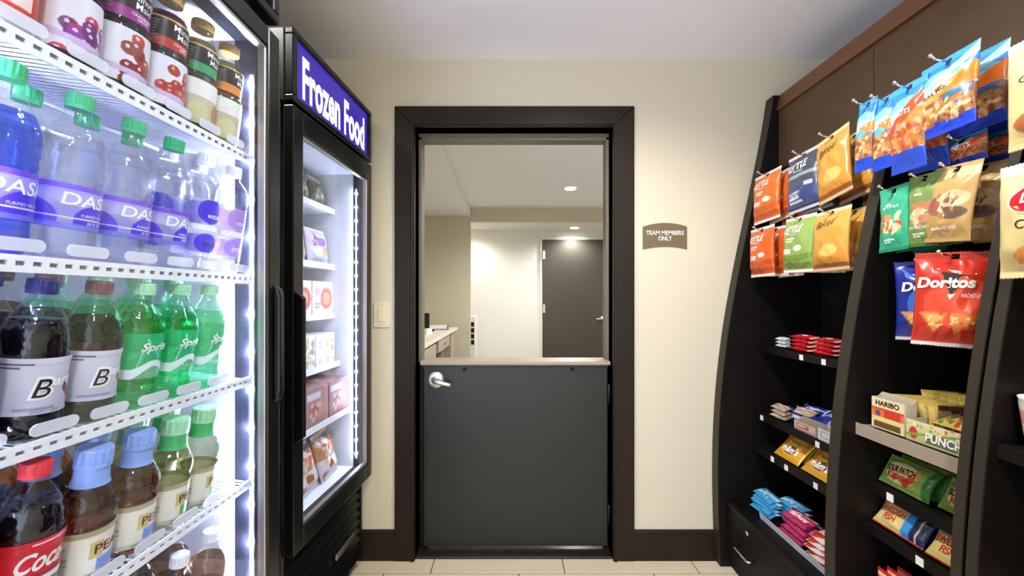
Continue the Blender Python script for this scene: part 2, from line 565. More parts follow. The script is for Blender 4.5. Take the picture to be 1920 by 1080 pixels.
# ---- back room beyond the half door
BY0, BY1, BX0, BX1 = WALL_Y + T, 5.10, -1.42, 1.75
structure(MB().box(BX0, BX1, BY0 + .02, 5.85, -0.05, 0.0).build('back_room_floor', pm('grey_carpet', '87837d', 0.9, bump=(300, .3))))
structure(MB().prism([(-0.5376, BY0), (BX1, BY0), (BX1, BY1), (-0.5376, BY1)], 'z', CEIL, CEIL + .05).build('back_room_ceiling', M['ceil']))
structure(MB().box(BX0, -0.5376, BY0, BY1, 2.33, CEIL + .05).build('back_room_soffit', M['ceil']))
AZ = 2.25
structure(MB().prism([(BX0, 0), (-0.5376, 0), (-0.5376, AZ), (BX1, AZ), (BX1, CEIL), (BX0, CEIL)], 'y', BY1, BY1 + .06).build('back_room_wall', M['wall']))
structure(MB().box(BX0 - .1, BX0, BY0, BY1 + .06, 0, CEIL).build('back_room_wall_left', M['wall']))
structure(MB().box(BX1, BX1 + .1, BY0, 5.85, 0, CEIL).build('back_room_wall_right', M['wall']))
structure(MB().box(-1.42, BX1, BY1 + .06, 5.75, AZ, AZ + .05).build('alcove_ceiling', M['white_wall']))
structure(MB().box(-1.42, BX1, 5.75, 5.85, 0, AZ + .05).build('alcove_wall', M['white_wall']))
structure(MB().box(-1.47, -1.42, BY1 + .06, 5.75, 0, AZ + .05).build('alcove_wall_left', M['white_wall']))
# far door
t = thing('far_door', 'dark brown flush door in the lit white wall seen through the opening', 'door', (0.443, 5.75, 0))
MB().box(0, 0.915, -0.03, -0.002, 0.01, 2.11).build('leaf', M['door_far'], t, bevel=0.003)
MB().prism([(-.03, 0), (-.003, 0), (-.003, 2.113), (.918, 2.113), (.918, 0), (.945, 0), (.945, 2.14), (-.03, 2.14)], 'y', -0.022, -0.002).build('door_frame', M['white_wall'], t)
for z in (1.83, 1.05, 0.25):
    MB().box(0.004, 0.036, -0.036, -0.03, z, z + .12).build('hinge', M['nickel'], t)
r2 = MB().lathe([(0, .033), (.008, .033), (.012, .02), (.05, .012)], 24).build('lever_rose', M['nickel'], t, True)
r2.rotation_euler = (R(90), 0, 0)
r2.location = (0.868, -0.03, 0.967)
MB().tube([(0.868, -.075, .967), (0.85, -.082, .967), (0.79, -.082, .963), (.765, -.08, .963)], [.012, .012, .010, .006], 10).build('lever_handle', M['nickel'], t, True)
# white slotted rack on the alcove wall
t = thing('file_rack', 'narrow white slotted file rack standing against the lit white wall', 'rack', (-0.52, 5.30, 0))
MB().box(-.15, .03, 0, .3, 0.0, 1.02).build('body', M['white_wall'], t, bevel=0.006)
for z in (0.64, 0.72, 0.80, 0.88):
    MB().box(-.10, .012, -.004, .001, z, z + .06).build('slot', M['black'], t)
# counter along the left wall of the back room
t = thing('work_counter', 'long pale countertop over taupe drawers in the back room', 'counter', (0, 0, 0))
MB().box(-1.40, -0.675, 2.2, 4.90, 0.872, 0.906).build('countertop', M['counter'], t, bevel=0.004)
for y0, y1 in ((2.25, 3.05), (3.05, 3.62)):
    b = MB().box(-1.38, -0.715, y0, y1, 0.05, 0.872).build('cabinet_body', M['taupe'], t)
    for z0, z1 in ((0.655, 0.85), (0.44, 0.645), (0.08, 0.43)):
        d = MB().box(-0.715, -0.695, y0 + .008, y1 - .008, z0, z1).build('drawer', M['taupe'], t, bevel=0.003)
        MB().tube([(-0.69, (y0 + y1) / 2 - .05, (z0 + z1) / 2), (-0.678, (y0 + y1) / 2 - .045, (z0 + z1) / 2), (-0.678, (y0 + y1) / 2 + .045, (z0 + z1) / 2), (-0.69, (y0 + y1) / 2 + .05, (z0 + z1) / 2)], .006, 8).build('handle', M['steel'], t, True)
MB().box(-1.38, -0.715, 3.75, 4.42, 0.735, 0.872).build('drawer_box', M['taupe'], t)
MB().box(-0.715, -0.697, 3.76, 4.41, 0.742, 0.862).build('drawer', M['taupe'], t, bevel=0.003)
MB().tube([(-0.69, 4.04, .80), (-0.68, 4.045, .80), (-0.68, 4.135, .80), (-0.69, 4.14, .80)], .006, 8).build('handle', M['steel'], t, True)
MB().box(-1.38, -0.90, 3.64, 4.60, 0.05, 0.733).build('knee_recess_shade', M['black'], t)  # solid black block painting the shade of the knee hole
MB().box(-1.38, -0.725, 3.635, 3.745, 0.05, 0.87).build('gap_shade', M['black'], t)  # black strip standing in for shade between the cabinets
MB().box(-1.38, -0.74, 4.43, 4.60, 0.735, 0.87).build('cubby_shade', M['black'], t)  # black block gives the opening its dark shade
MB().box(-0.90, -0.715, 4.06, 4.09, 0.05, 0.733).build('support_leg', M['taupe'], t)
MB().box(-1.38, -0.715, 4.62, 4.88, 0.05, 0.872).build('end_panel', M['taupe'], t)
# things on the counter
t = thing('desk_phone', 'black desk phone on the pale counter between stand and tray', 'phone', (-0.95, 4.22, 0.906), (0, 0, R(-30)))
MB().prism([(-.09, 0), (.09, 0), (.09, .02), (-.09, .07)], 'x', -.08, .08).build('base', M['blackgloss'], t, bevel=.004)
MB().tube([(-.05, -.1, .09), (-.05, -.06, .1), (-.05, .06, .1), (-.05, .1, .09)], [.024, .018, .018, .024], 10).build('handset', M['blackgloss'], t, True)
t = thing('card_stand', 'small black card stand with white base beside the door edge', 'stand', (-0.862, 3.92, 0.906), (0, 0, R(-20)))
MB().box(-.05, .05, -.05, .05, 0, .06).build('base', M['white_wall'], t, bevel=.004)
MB().box(-.045, .045, -.01, .01, .06, .21).build('screen', M['blackgloss'], t, bevel=.004)
t = thing('paper_tray', 'flat grey paper tray lying on the pale counter', 'tray', (-0.90, 4.62, 0.906), (0, 0, R(8)))
MB().box(-.16, .16, -.20, .20, 0, .012).build('bottom', M['letter_g'], t, bevel=.003)
for s in (-1, 1):
    MB().box(s * .155 - .005, s * .155 + .005, -.2, .2, .012, .045).build('side_wall', M['letter_g'], t)
MB().box(-.145, .145, -.19, .19, .013, .03).build('paper_sheaf', M['tagpaper'], t)
t = thing('document_folder', 'grey folder lying flat at the near end of the counter', 'folder', (-0.86, 3.22, 0.906), (0, 0, R(14)))
MB().box(-.12, .12, -.15, .15, 0, .003).build('cover', M['letter_g'], t)
MB().box(-.115, .115, -.145, .145, .003, .012).build('paper_sheaf', M['tagpaper'], t)

for i, (x, y, wt) in enumerate(AISLE_LAMPS):
    downlight(x, y, CEIL, wt, ['round downlight above the aisle in front of the half door', 'round downlight above the aisle behind the viewer', 'round downlight above the gap between the glass coolers'][i], (1.0, 0.975, 0.93), M['lamp'])
for i, (x, y, z, wt) in enumerate(BACK_LAMPS):
    downlight(x, y, z, wt, ['glowing downlight in the back room ceiling', 'round downlight just behind the half door', 'small glowing downlight over the far brown door', 'round downlight over the white slotted rack'][i], (1.0, 0.985, 0.97), M['lamp_white'])

# wall sign: brown plaque with arched top and bottom
t = thing('wall_sign', 'brown arched plaque reading team members only beside the door', 'sign', ((1246 - 960) / 385.4, WALL_Y, 1.27 + (558 - 443) / 385.4))
W2, n = 0.107, 16
top = [(W2 - 2 * W2 * i / n, 0.046 + 0.018 * (1 - ((W2 - 2 * W2 * i / n) / W2) ** 2)) for i in range(n + 1)]
bot = [(-W2 + 2 * W2 * i / n, -0.063 + 0.013 * (1 - ((-W2 + 2 * W2 * i / n) / W2) ** 2)) for i in range(n + 1)]
MB().prism(top + bot, 'y', -0.006, -0.0005).build('plaque', M['sign'], t, bevel=.001, seg=1)
def flat_text(s, width, height, cx, cz, y, mat, parent, bold=0.0, shear=0.0, name='lettering', spacing=1.0):
    p, f = text2d(s, 1, bold, shear, spacing, (width, height), 1.0)
    return put(name, raw_mesh(name, [(a + cx, y, b + cz) for a, b in p], f, mat), parent)
flat_text('TEAM MEMBERS', 0.182, 0.021, 0, 0.016, -0.0066, M['letter_w'], t, 0.012)
flat_text('ONLY', 0.066, 0.021, 0, -0.011, -0.0066, M['letter_w'], t, 0.012)

# switch plate
t = thing('light_switch', 'ivory light switch plate on the wall beside the freezer', 'switch', ((716 - 960) / 385.4, WALL_Y, 1.27 + (558 - 590) / 385.4))
MB().box(-.039, .039, -.007, -.0005, -.062, .062).build('plate', M['plate'], t, bevel=.003)
MB().box(-.017, .017, -.0105, -.007, -.034, .034).build('rocker', M['plate'], t, bevel=.002)
for z in (-.05, .05):
    s_ = MB().lathe([(0, .003), (.001, .003)], 10).build('screw', M['steel'], t)
    s_.rotation_euler = (R(90), 0, 0); s_.location = (0, -.0072, z)

for k in ('lamp', 'lamp_white'):
    M[k].cycles.emission_sampling = 'NONE'      # their spot beams do the lighting

# ================================================================== GLASS-DOOR COOLERS
# local frame: door face at x = 0 facing +x, y from 0 (near end) to W, z up from the floor
def cooler(name, label, loc, rz, W, ztop, door_z, glass, liner, header_z, shelves, shelf_front, tilt, led_y, led_z, n_led, led_x, grille, kind):
    t = thing(name, label, 'cooler', loc, (0, 0, rz))
    cab = -0.045                        # front of the cabinet box, behind the door
    depth = -0.76
    ly0, ly1, lz0, lz1, lx0 = liner     # inner box: y0, y1, z0, z1, front x
    # outer cabinet: hollow box as separate panels
    MB().box(depth, cab, 0, 0.010, 0.09, ztop).build('side_panel', M['cabinet'], t, bevel=.003)
    MB().box(depth, cab, W - 0.010, W, 0.09, ztop).build('side_panel', M['cabinet'], t, bevel=.003)
    MB().box(depth, depth + .02, 0.010, W - .010, 0.09, ztop).build('back_panel', M['cabinet'], t)
    MB().box(depth, cab, 0.010, W - .010, ztop - 0.02, ztop).build('top_panel', M['cabinet'], t)
    MB().box(depth, cab - .03, 0.010, W - .010, 0.03, lz0 - 0.02).build('compressor_base', M['cabinet'], t)
    # white liner
    b = depth + 0.05
    MB().box(b, lx0, ly0 - .006, ly0, lz0, lz1).build('liner_wall', M['liner'], t)
    MB().box(b, lx0, ly1, ly1 + .006, lz0, lz1).build('liner_wall', M['liner'], t)
    MB().box(b - .012, b, ly0 - .006, ly1 + .006, lz0, lz1).build('liner_wall', M['liner'], t)
    MB().box(b, lx0, ly0, ly1, lz0 - .012, lz0).build('liner_floor', M['liner'], t)
    MB().box(b, lx0, ly0, ly1, lz1, lz1 + .012).build('liner_roof', M['liner'], t)
    # breaker strip ring between liner and cabinet front
    MB().box(lx0, cab, ly1, W - .010, lz0 - .012, lz1 + .012).build('breaker_strip', M['breaker'], t)
    MB().box(lx0, cab, .010, ly0, lz0 - .012, lz1 + .012).build('breaker_strip', M['breaker'], t)
    MB().box(lx0, cab, ly0, ly1, lz1, lz1 + .03).build('breaker_strip', M['breaker'], t)
    MB().box(lx0, cab, ly0, ly1, lz0 - .03, lz0).build('breaker_strip', M['breaker'], t)
    # header box and sign frame
    hz0, hz1 = header_z
    MB().box(depth + .3, -0.03, 0.0, W, hz0, hz1).build('header_box', M['cabinet'], t, bevel=.004)
    hf = []
    for args in ((0.0, W, hz1 - .022, hz1), (0.0, W, hz0, hz0 + .022), (0.0, .026, hz0 + .022, hz1 - .022), (W - .026, W, hz0 + .022, hz1 - .022)):
        MB().box(-0.03, 0.0, *args).build('header_frame', M['blackgloss'], t, bevel=.004)
    # door: four frame rails, gasket, pane, handle
    dz0, dz1 = door_z
    gy0, gy1, gz0, gz1 = glass
    dt = -0.035
    MB().box(dt, 0, 0.0, gy0, dz0, dz1).build('door_stile', M['blackgloss'], t, bevel=.004)
    MB().box(dt, 0, gy1, W, dz0, dz1).build('door_stile', M['blackgloss'], t, bevel=.004)
    MB().box(dt, 0, gy0, gy1, gz1, dz1).build('door_rail', M['blackgloss'], t, bevel=.004)
    MB().box(dt, 0, gy0, gy1, dz0, gz0).build('door_rail', M['blackgloss'], t, bevel=.004)
    MB().prism([(gy0, gz0), (gy1, gz0), (gy1, gz1), (gy0, gz1)], 'x', -0.012, -0.007).build('glass_pane', M['pane'], t)
    for a in ((gy0, gy0 + .007, gz0, gz1), (gy1 - .007, gy1, gz0, gz1)):
        MB().box(-0.022, -0.004, *a).build('glazing_bead', M['steel'], t, bevel=.002)
    for a in ((gy0, gy1, gz1 - .007, gz1), (gy0, gy1, gz0, gz0 + .012)):
        MB().box(-0.022, -0.004, *a).build('glazing_bead', M['steel'], t, bevel=.002)
    # leds down both jambs
    me_led = MB().box(-.0035, .0035, -.003, .003, -.004, .004).mesh('led', M['led_' + kind])
    for y, s in ((led_y, -1), (ly0 + (ly1 - led_y), 1)):
        st = MB().box(led_x - .009, led_x + .009, y, y - s * .004, led_z[0] - .03, led_z[1] + .03).build('led_strip', M['breaker'], t)
        MB().box(led_x - .0012, led_x + .0012, y + s * .0001, y + s * .002, led_z[0] - .02, led_z[1] + .02).build('diffuser', M['line_' + kind], st)
        for k in range(n_led):
            e = put('led', me_led, st)
            e.location = (led_x, y + s * .0036, led_z[0] + (led_z[1] - led_z[0]) * k / (n_led - 1))
    # shelves
    for z, xf in zip(shelves, shelf_front):
        sh = bpy.data.objects.new('shelf', None)
        COL.objects.link(sh)
        sh.parent = t
        sh.location = (xf, 0, z)
        sh.rotation_euler = (0, tilt, 0)      # drops towards the door
        ya, yb = ly0 + .004, ly1 - .004
        dep = xf - (b + .03)
        if kind == 'bottles':
            rm = MB()
            h, nslot = 0.022, int((yb - ya) / 0.018)
            rm.box(0, .003, ya, yb, -.014, -.0055)
            rm.box(0, .003, ya, yb, 0.0005, .008)
            rm.build('front_rail', M['rail'], sh)
            st_ = MB()
            pitch = (yb - ya) / nslot
            for k in range(nslot):
                st_.box(.0002, .0028, ya + k * pitch, ya + k * pitch + .008, -.0055, .0005)
            st_.build('rail_web', M['rail'], sh)['kind'] = 'stuff'
            MB().box(-.001, 0, ya, yb, -.012, .006).build('rail_backing', M['letter_g'], sh)
            wr = MB()
            nw = int((yb - ya) / 0.0125)
            for k in range(nw):
                y = ya + (yb - ya) * (k + .5) / nw
                wr.tube([(-dep, y, -.003), (0, y, -.003)], 0.0022, 6)
            wr.build('wire_deck', M['rail'], sh)['kind'] = 'stuff'
            for x in (-dep * .35, -dep * .7, -dep + .004):
                MB().tube([(x, ya, -.008), (x, yb, -.008)], 0.004, 8).build('cross_wire', M['rail'], sh)
        else:
            MB().box(-dep, 0, ya, yb, -.010, 0).build('shelf_board', M['rail'], sh, bevel=.002)
            MB().box(0, .004, ya, yb, -.016, .010).build('front_rail', M['rail'], sh, bevel=.001)
    # grille below the door
    g0, g1, gx = grille
    n = 9
    MB().box(gx - .02, gx - .012, .01, W - .01, g0, g1).build('grille_back', M['black'], t)
    for k in range(n):
        z = g0 + (g1 - g0) * (k + .5) / n
        MB().prism([(gx - .014, z - .012), (gx, z - .016), (gx + .004, z - .010), (gx - .008, z + .012)], 'y', .012, W - .012).build('grille_slat', M['blackgloss'], t)
    for y in (.005, W - .017):
        MB().box(gx - .02, gx + .006, y, y + .012, g0 - .01, g1 + .01).build('grille_end', M['blackgloss'], t)
    for x in (-.1, depth + .08):
        for y in (.06, W - .06):
            MB().lathe([(0, .02), (.03, .02)], 14).build('foot', M['blackgloss'], t).location = (x, y, 0)
    return t

# near cooler, door face at x = -0.565, far end at y = 0.961
C1 = (-0.565, 0.211)
S1Z = [1.598, 1.316, 1.077, 0.835, 0.563]
TILT = R(8)
c1 = cooler('drink_cooler', 'tall black glass-door drinks cooler full of bottles in the left foreground', (C1[0], C1[1], 0), 0,
            0.75, 1.925, (0.33, 1.898), (0.045, 0.705, 0.38, 1.852), (0.03, 0.733, 0.44, 1.885, -0.098), (1.93, 2.16),
            S1Z, [-0.055] * 5, TILT, 0.732, (0.50, 1.78), 15, -0.058, (0.06, 0.31, -0.05), 'bottles')
MB().prism([(0.05, 1.96), (0.70, 1.96), (0.70, 2.13), (0.05, 2.13)], 'x', -0.012, -0.006).build('added_header_glow', pm('added_header_glow_mat', 'd8dcea', 0.3, emit='e8ecff', estr=2.4), c1)  # glow added on this header to brighten the ceiling and aisle
MB().prism([(0.0, 1.02), (0.012, 1.03), (0.016, 1.05), (0.016, 1.27), (0.012, 1.29), (0.0, 1.30)], 'y', .722, .742).build('door_handle', M['blackgloss'], c1, bevel=.004)

# frozen food cabinet, turned a little towards the viewer
FZ = (-0.6975, 1.259)
FR = -math.atan(0.0676)
FW = 0.5925
c2 = cooler('freezer_cabinet', 'black upright freezer with lit purple frozen food sign beside the far wall', (FZ[0], FZ[1], 0), FR,
            FW, 2.10, (0.44, 1.888), (0.054, 0.553, 0.508, 1.812), (0.03, FW - .03, 0.49, 1.84, -0.075), (1.90, 2.137),
            [1.668, 1.413, 1.19, 0.972, 0.76], [-0.165, -0.165, -0.165, -0.140, -0.092], 0, FW - .031, (0.55, 1.75), 20, -0.06, (0.06, 0.42, -0.05), 'freezer')
M['sign_lit'] = pm('lit_purple_sign', '2a1d86', 0.3, emit='2f2094', estr=1.0)
M['sign_text'] = pm('lit_white_letters', 'ffffff', 0.4, emit='f2f2ff', estr=1.6)
M['sign_text'].cycles.emission_sampling = 'NONE'
MB().prism([(0.026, 1.922), (FW - .026, 1.922), (FW - .026, 2.115), (0.026, 2.115)], 'x', -0.018, -0.010).build('sign_panel', M['sign_lit'], c2)
p, f = text2d('Frozen Food', 1, 0.03, 0.0, 1.0, (0.470, 0.145), 1.0)
put('lettering', raw_mesh('lettering', [(-0.0095, FW / 2 + 0.003 + a, 2.008 + b_) for a, b_ in p], f, M['sign_text']), c2)
MB().prism([(0.0, .80), (0.03, .82), (0.03, 1.27), (0.0, 1.29)], 'y', 0.006, 0.024).build('door_handle', M['blackgloss'], c2, bevel=.005)
MB().box(-.046, -.036, 0.34, 0.50, 0.20, 0.225).build('badge', M['steel'], c2, bevel=.002)

# ================================================================== BOTTLES
def smooth_prof(pts, n=6):
    """Catmull-Rom through (z, r)"""
    P = [pts[0]] + pts + [pts[-1]]
    out = []
    for i in range(1, len(P) - 2):
        for k in range(n):
            t_ = k / n
            a = []
            for d in (0, 1):
                p0, p1, p2, p3 = P[i - 1][d], P[i][d], P[i + 1][d], P[i + 2][d]
                a.append(0.5 * (2 * p1 + (p2 - p0) * t_ + (2 * p0 - 5 * p1 + 4 * p2 - p3) * t_ ** 2 + (3 * p1 - p0 - 3 * p2 + p3) * t_ ** 3))
            out.append(tuple(a))
    out.append(pts[-1])
    return out

def prof_r(prof, z):
    zs = [p[0] for p in prof]
    return float(np.interp(z, zs, [p[1] for p in prof]))

SODA = smooth_prof([(0, .024), (.006, .031), (.018, .0355), (.035, .0360), (.045, .0350), (.052, .0345), (.112, .0345), (.119, .0355), (.135, .0365), (.155, .0360), (.175, .0315), (.195, .0225), (.212, .0150), (.222, .0132)], 5)
SODA = [(z * .875, r * .972) for z, r in SODA]
DASANI = smooth_prof([(0, .025), (.006, .032), (.016, .0360), (.030, .0362), (.046, .0352), (.112, .0352), (.120, .0365), (.128, .0355), (.136, .0366), (.144, .0356), (.152, .0364), (.168, .0342), (.185, .0280), (.202, .0190), (.215, .0140), (.224, .0132)], 5)
SMART = smooth_prof([(0, .026), (.005, .031), (.015, .0335), (.08, .0335), (.15, .0335), (.175, .0330), (.195, .0285), (.208, .0200), (.216, .0140), (.224, .0132)], 5)
PEAK = smooth_prof([(0, .026), (.005, .032), (.015, .0345), (.03, .0345), (.085, .0345), (.090, .0365), (.098, .0350), (.110, .0365), (.122, .0362), (.136, .0305), (.147, .0240), (.154, .0212), (.168, .0200), (.180, .0195)], 5)
PEAK = [(z, r * .965) for z, r in PEAK]
MM = smooth_prof([(0, .027), (.005, .033), (.014, .0372), (.03, .0376), (.08, .0370), (.108, .0358), (.116, .0320), (.124, .0318), (.165, .0318), (.178, .0290), (.195, .0205), (.206, .0175), (.212, .0170)], 5)

def bottle(name, label, cat, prof, shell_mat, liq_mat, level, cap, lab=None, texts=(), group=None, sleeve=None, stickers=()):
    """body shell, drink, cap (ribbed), wrap label with print, lettering"""
    t = thing(name, label, cat, group=group)
    MB().lathe(prof, 36).build('body', shell_mat, t, True)
    inner = [(max(z, .0025), max(r - .0014, .002)) for z, r in prof if z < level]
    inner.append((level, prof_r(prof, level) - .0014))
    MB().lathe(inner, 36).build('drink', liq_mat, t, True)
    cz, ch, cr, cm = cap
    v, f, n = [], [], 60
    rings = [(0, 1), (.003, 1), (ch * .30, 1.0), (ch * .33, 1.03), (ch * .9, 1.0), (ch, .93), (ch, .5)]
    for z, k in rings:
        for i in range(n):
            rr = cr * k * (1.0 if (i // 2) % 2 == 0 or z < ch * .2 or z >= ch else 0.955)
            v.append((rr * math.cos(2 * math.pi * i / n), rr * math.sin(2 * math.pi * i / n), cz + z))
    for k in range(len(rings) - 1):
        for i in range(n):
            f.append((k * n + i, k * n + (i + 1) % n, (k + 1) * n + (i + 1) % n, (k + 1) * n + i))
    f.append(tuple(range(n))[::-1])
    f.append(tuple(range((len(rings) - 1) * n, len(rings) * n)))
    MB().add(v, f).build('cap', cm, t)
    if sleeve:
        z0, z1, sm = sleeve
        MB().lathe([(z, prof_r(prof, z) + .0006) for z in np.linspace(z0, z1, 8)], 32, cap=False).build('neck_sleeve', sm, t, True)
    lo = None
    for (z0, z1, fn, base, alpha) in (lab or []):
        nu, nv = 200, 60
        u = np.linspace(-1, 1, nu + 1)
        vv = np.linspace(0, 1, nv + 1)
        U, V = np.meshgrid(u, vv)
        pa = Paint(U.ravel(), V.ravel(), base, alpha, math.pi * .0355 / (z1 - z0))
        fn(pa)
        verts, faces = [], []
        for b_ in vv:
            z = z0 + (z1 - z0) * b_
            r = prof_r(prof, z) + .0005
            verts += [(r * math.cos(math.pi * a), r * math.sin(math.pi * a), z) for a in u]
        for b_ in range(nv):
            for a in range(nu):
                k = b_ * (nu + 1) + a
                faces.append((k, k + 1, k + nu + 2, k + nu + 1))
        lo = MB().add(verts, faces).build('label', M['film'] if pa.c[:, 3].min() < .99 else M['film_solid'], t, True, col=pa.c)
    for q_, (s, wd, ht, cphi, cz_, mat, bold, shear) in enumerate(texts):
        p_, f_ = text2d(s, 1, bold, shear, 1.0, (wd, ht), .004)
        vs = []
        for a, b_ in p_:
            r = prof_r(prof, cz_ + b_) + (.0022 if stickers else .0009) + .0003 * q_
            ph = cphi + a / r
            vs.append((r * math.cos(ph), r * math.sin(ph), cz_ + b_))
        put('lettering', raw_mesh('lettering', vs, f_, mat), lo or t)
    for q_, (pts, cphi, cz_, mat) in enumerate(stickers):      # flat printed outlines wrapped on the label
        vs = []
        for a, b_ in pts:
            r = prof_r(prof, cz_ + b_) + .0011 + .0004 * q_
            vs.append((r * math.cos(cphi + a / r), r * math.sin(cphi + a / r), cz_ + b_))
        put('emblem', raw_mesh('emblem', vs, [tuple(range(len(pts)))], mat), lo or t)
    return t

CAPZ = (.222, .022, .0152)
CAPS = (.1942, .0195, .0152)
PK = .0355 * math.pi      # half circumference for u -> arc

def L_dasani(p):
    p.band(.86, 1.0, '7a4fd0', .85)
    p.band(.60, .88, 'cfcaf8', .5)
    for c in (-.52, .14, .80):
        p.set(((p.u - c) / .27) ** 2 + ((p.v - .18) / .42) ** 2 < 1, '4a35d8', .92)
        p.set((((p.u - c) / .27) ** 2 + ((p.v - .18) / .42) ** 2 < 1) & (p.u > c + .02), '6a4bd6', .9)
    p.band(.0, .10, '8f8fe8', .5)
    p.band(.22, .26, 'e8e6ff', .8)
def L_smart(p):
    for c in (-.1, .75):
        p.ell(c, .80, .22, '4430c8', alpha=.95)
    p.band(.46, .56, 'f4f2ff', .95)
    for c in (-.12, .7):
        p.ell(c, .24, .20, '4a3ad6', ry=.17, alpha=.95)
def L_smart_pink(p):
    for c in (-.1, .75):
        p.ell(c, .80, .22, 'b487d6', alpha=.9)
    p.band(.46, .56, 'f4f2ff', .95)
    for c in (-.12, .7):
        p.ell(c, .24, .20, 'a77be0', ry=.17, alpha=.9)
def L_barq(p):
    p.grad(0, 1.0, 'd5d4e2')
    p.lines(-.55, -.15, .80, .92, '5c6270', 2)
    p.ell(.26, .36, .13, 'b8383c')
    p.ell(.20, .42, .10, '7c2230')
    p.lines(-.3, .25, .06, .14, '8c90a8', 1)
    p.rect(-.62, -.54, .15, .3, '9aa0b0')
def L_sprite(p):
    p.set(p.v > .30 + .10 * np.cos(p.u * 9), '35c884', .55)
    p.set((p.v < .30 + .10 * np.cos(p.u * 9)) & (p.v > .12 + .14 * np.cos(p.u * 9)), 'dff0ee', .92)
def L_coke(p):
    p.band(0, .12, 'e9e4ea', 1)
    p.set((p.v < .22) & (p.v > .12) & (np.cos(p.u * 5) > .0), 'b81422')
    p.rect(-.15, .3, .90, .93, 'f0dede')
    p.rect(-.1, .12, .17, .21, '4c0c10')
def L_peak(sq):
    def fn(p):
        p.band(.88, 1.0, 'b0a682')
        p.band(.0, .10, 'c9c6b4')
        p.rect(-.16, .0, .40, .74, 'cdbf7d')
        p.rect(-.06, .28, .12, .38, sq)
        p.lines(-.62, -.34, .2, .75, 'c2bca8', 5)
        p.lines(-.2, .12, .03, .08, '8a8468', 1)
    return fn
def fruit(cols, seed, hi='e9c7d6'):
    def fn(p):
        p.grad(.1, 1.0, 'dedbe4')
        rnd = random.Random(seed)
        for k in range(26):
            cu, cv = rnd.gauss(0.05, .13), rnd.gauss(.38, .19)
            c = rnd.choice(cols)
            p.ell(cu, cv, .115, c)
            p.ell(cu - .02, cv + .04, .030, hi)
        p.band(.16, .27, 'c9b3d6', slope=-.06)
        p.rect(-.16, .02, .04, .15, 'd9c9e0')
    return fn
def L_mmtop(strip):
    def fn(p):
        p.band(0, .34, strip)
        p.set(((np.abs(p.u) > .93)), 'c8c4cc')
        p.band(.95, 1.0, 'c9a75c')
        p.rect(-.62, -.3, .4, .9, '2c2a2c')
        p.lines(-.6, -.34, .05, .85, '8c8a86', 8)
    return fn
def L_pear(p):
    p.set(p.v > .62, 'e9e9e4', .95)
    p.ell(.16, .34, .2, 'c98a4a', ry=.28, alpha=.95)
    p.ell(.2, .5, .1, 'b4532c', ry=.22, alpha=.95)
    p.ell(-.2, .3, .2, 'd7d3a4', alpha=.9)
def L_red0(p):
    p.band(.0, .1, 'e8e4ec')
    p.rect(-.1, .16, .2, .8, 'f0d8d4')
    p.lines(-.08, .14, .25, .75, 'b03020', 4)

# shooting-star burst behind the soda wordmark
BURST = [(-.026, -.012), (-.014, -.004), (-.018, -.020), (.004, -.010), (.030, -.002), (.028, .012), (.006, .006), (-.012, .012), (-.010, .004)]

G2 = 'bottles on the second cooler shelf'
PROTO = {}
PROTO['water'] = bottle('water_bottle', 'x', 'bottle', DASANI, M['shell'], M['water'], .186, (*CAPZ, M['cap_green']),
    [(.050, .112, L_dasani, 'e6e3fd', .30)], [('DASANI', .100, .0180, .62, .0915, M['letter_w'], .012, .1), ('PURIFIED WATER', .038, .004, .35, .070, M['letter_w'], 0, 0), ('20 FL OZ', .024, .004, .35, .060, M['letter_w'], 0, 0)])
PROTO['water_blue'] = bottle('water_bottle', 'x', 'bottle', DASANI, M['shell'], M['water_blue'], .186, (*CAPZ, M['cap_green']),
    [(.050, .112, L_dasani, 'b7a8f5', .5)], [('DASANI', .100, .0180, .62, .0915, M['letter_w'], .012, .1), ('PURIFIED WATER', .038, .004, .35, .070, M['letter_w'], 0, 0)])
PROTO['smart'] = bottle('water_bottle', 'x', 'bottle', SMART, M['shell'], M['water'], .19, (.222, .022, .0152, M['cap_white']),
    [(.035, .150, L_smart, 'd7dafa', .25)], [('smart', .034, .011, -.1, .060, M['letter_k'], .004, 0), ('water', .030, .009, -.1, .118, M['letter_w'], .004, 0)])
PROTO['smart_pink'] = bottle('water_bottle', 'x', 'bottle', SMART, M['shell'], M['water'], .19, (.222, .022, .0152, M['cap_white']),
    [(.035, .150, L_smart_pink, 'dcd2f5', .3)], [('smart', .034, .011, -.1, .060, M['letter_w'], .004, 0), ('water', .030, .009, -.1, .118, M['letter_w'], .004, 0)])
PROTO['barq'] = bottle('soda_bottle', 'x', 'bottle', SODA, M['shell'], M['cola'], .160, (*CAPS, M['cap_navy']),
    [(.037, .112, L_barq, 'b7b6c8', 1)], [('B', .025, .031, -.28, .072, M['letter_w'], .05, .25), ('arq\u2019s', .040, .019, .60, .078, M['letter_w'], .03, .25), ('SINCE 1898', .030, .0035, -.1, .041, M['letter_g'], 0, 0), ('B', .018, .024, -.28, .0718, M['letter_k'], 0, .25)])
PROTO['barq_brown'] = bottle('soda_bottle', 'x', 'bottle', SODA, M['shell'], M['rootbeer'], .160, (*CAPS, M['cap_brown']),
    [(.037, .112, L_barq, 'b7b6c8', 1)], [('B', .025, .031, -.28, .072, M['letter_w'], .05, .25), ('arq\u2019s', .040, .019, .60, .078, M['letter_w'], .03, .25), ('B', .018, .024, -.28, .0718, M['letter_k'], 0, .25)])
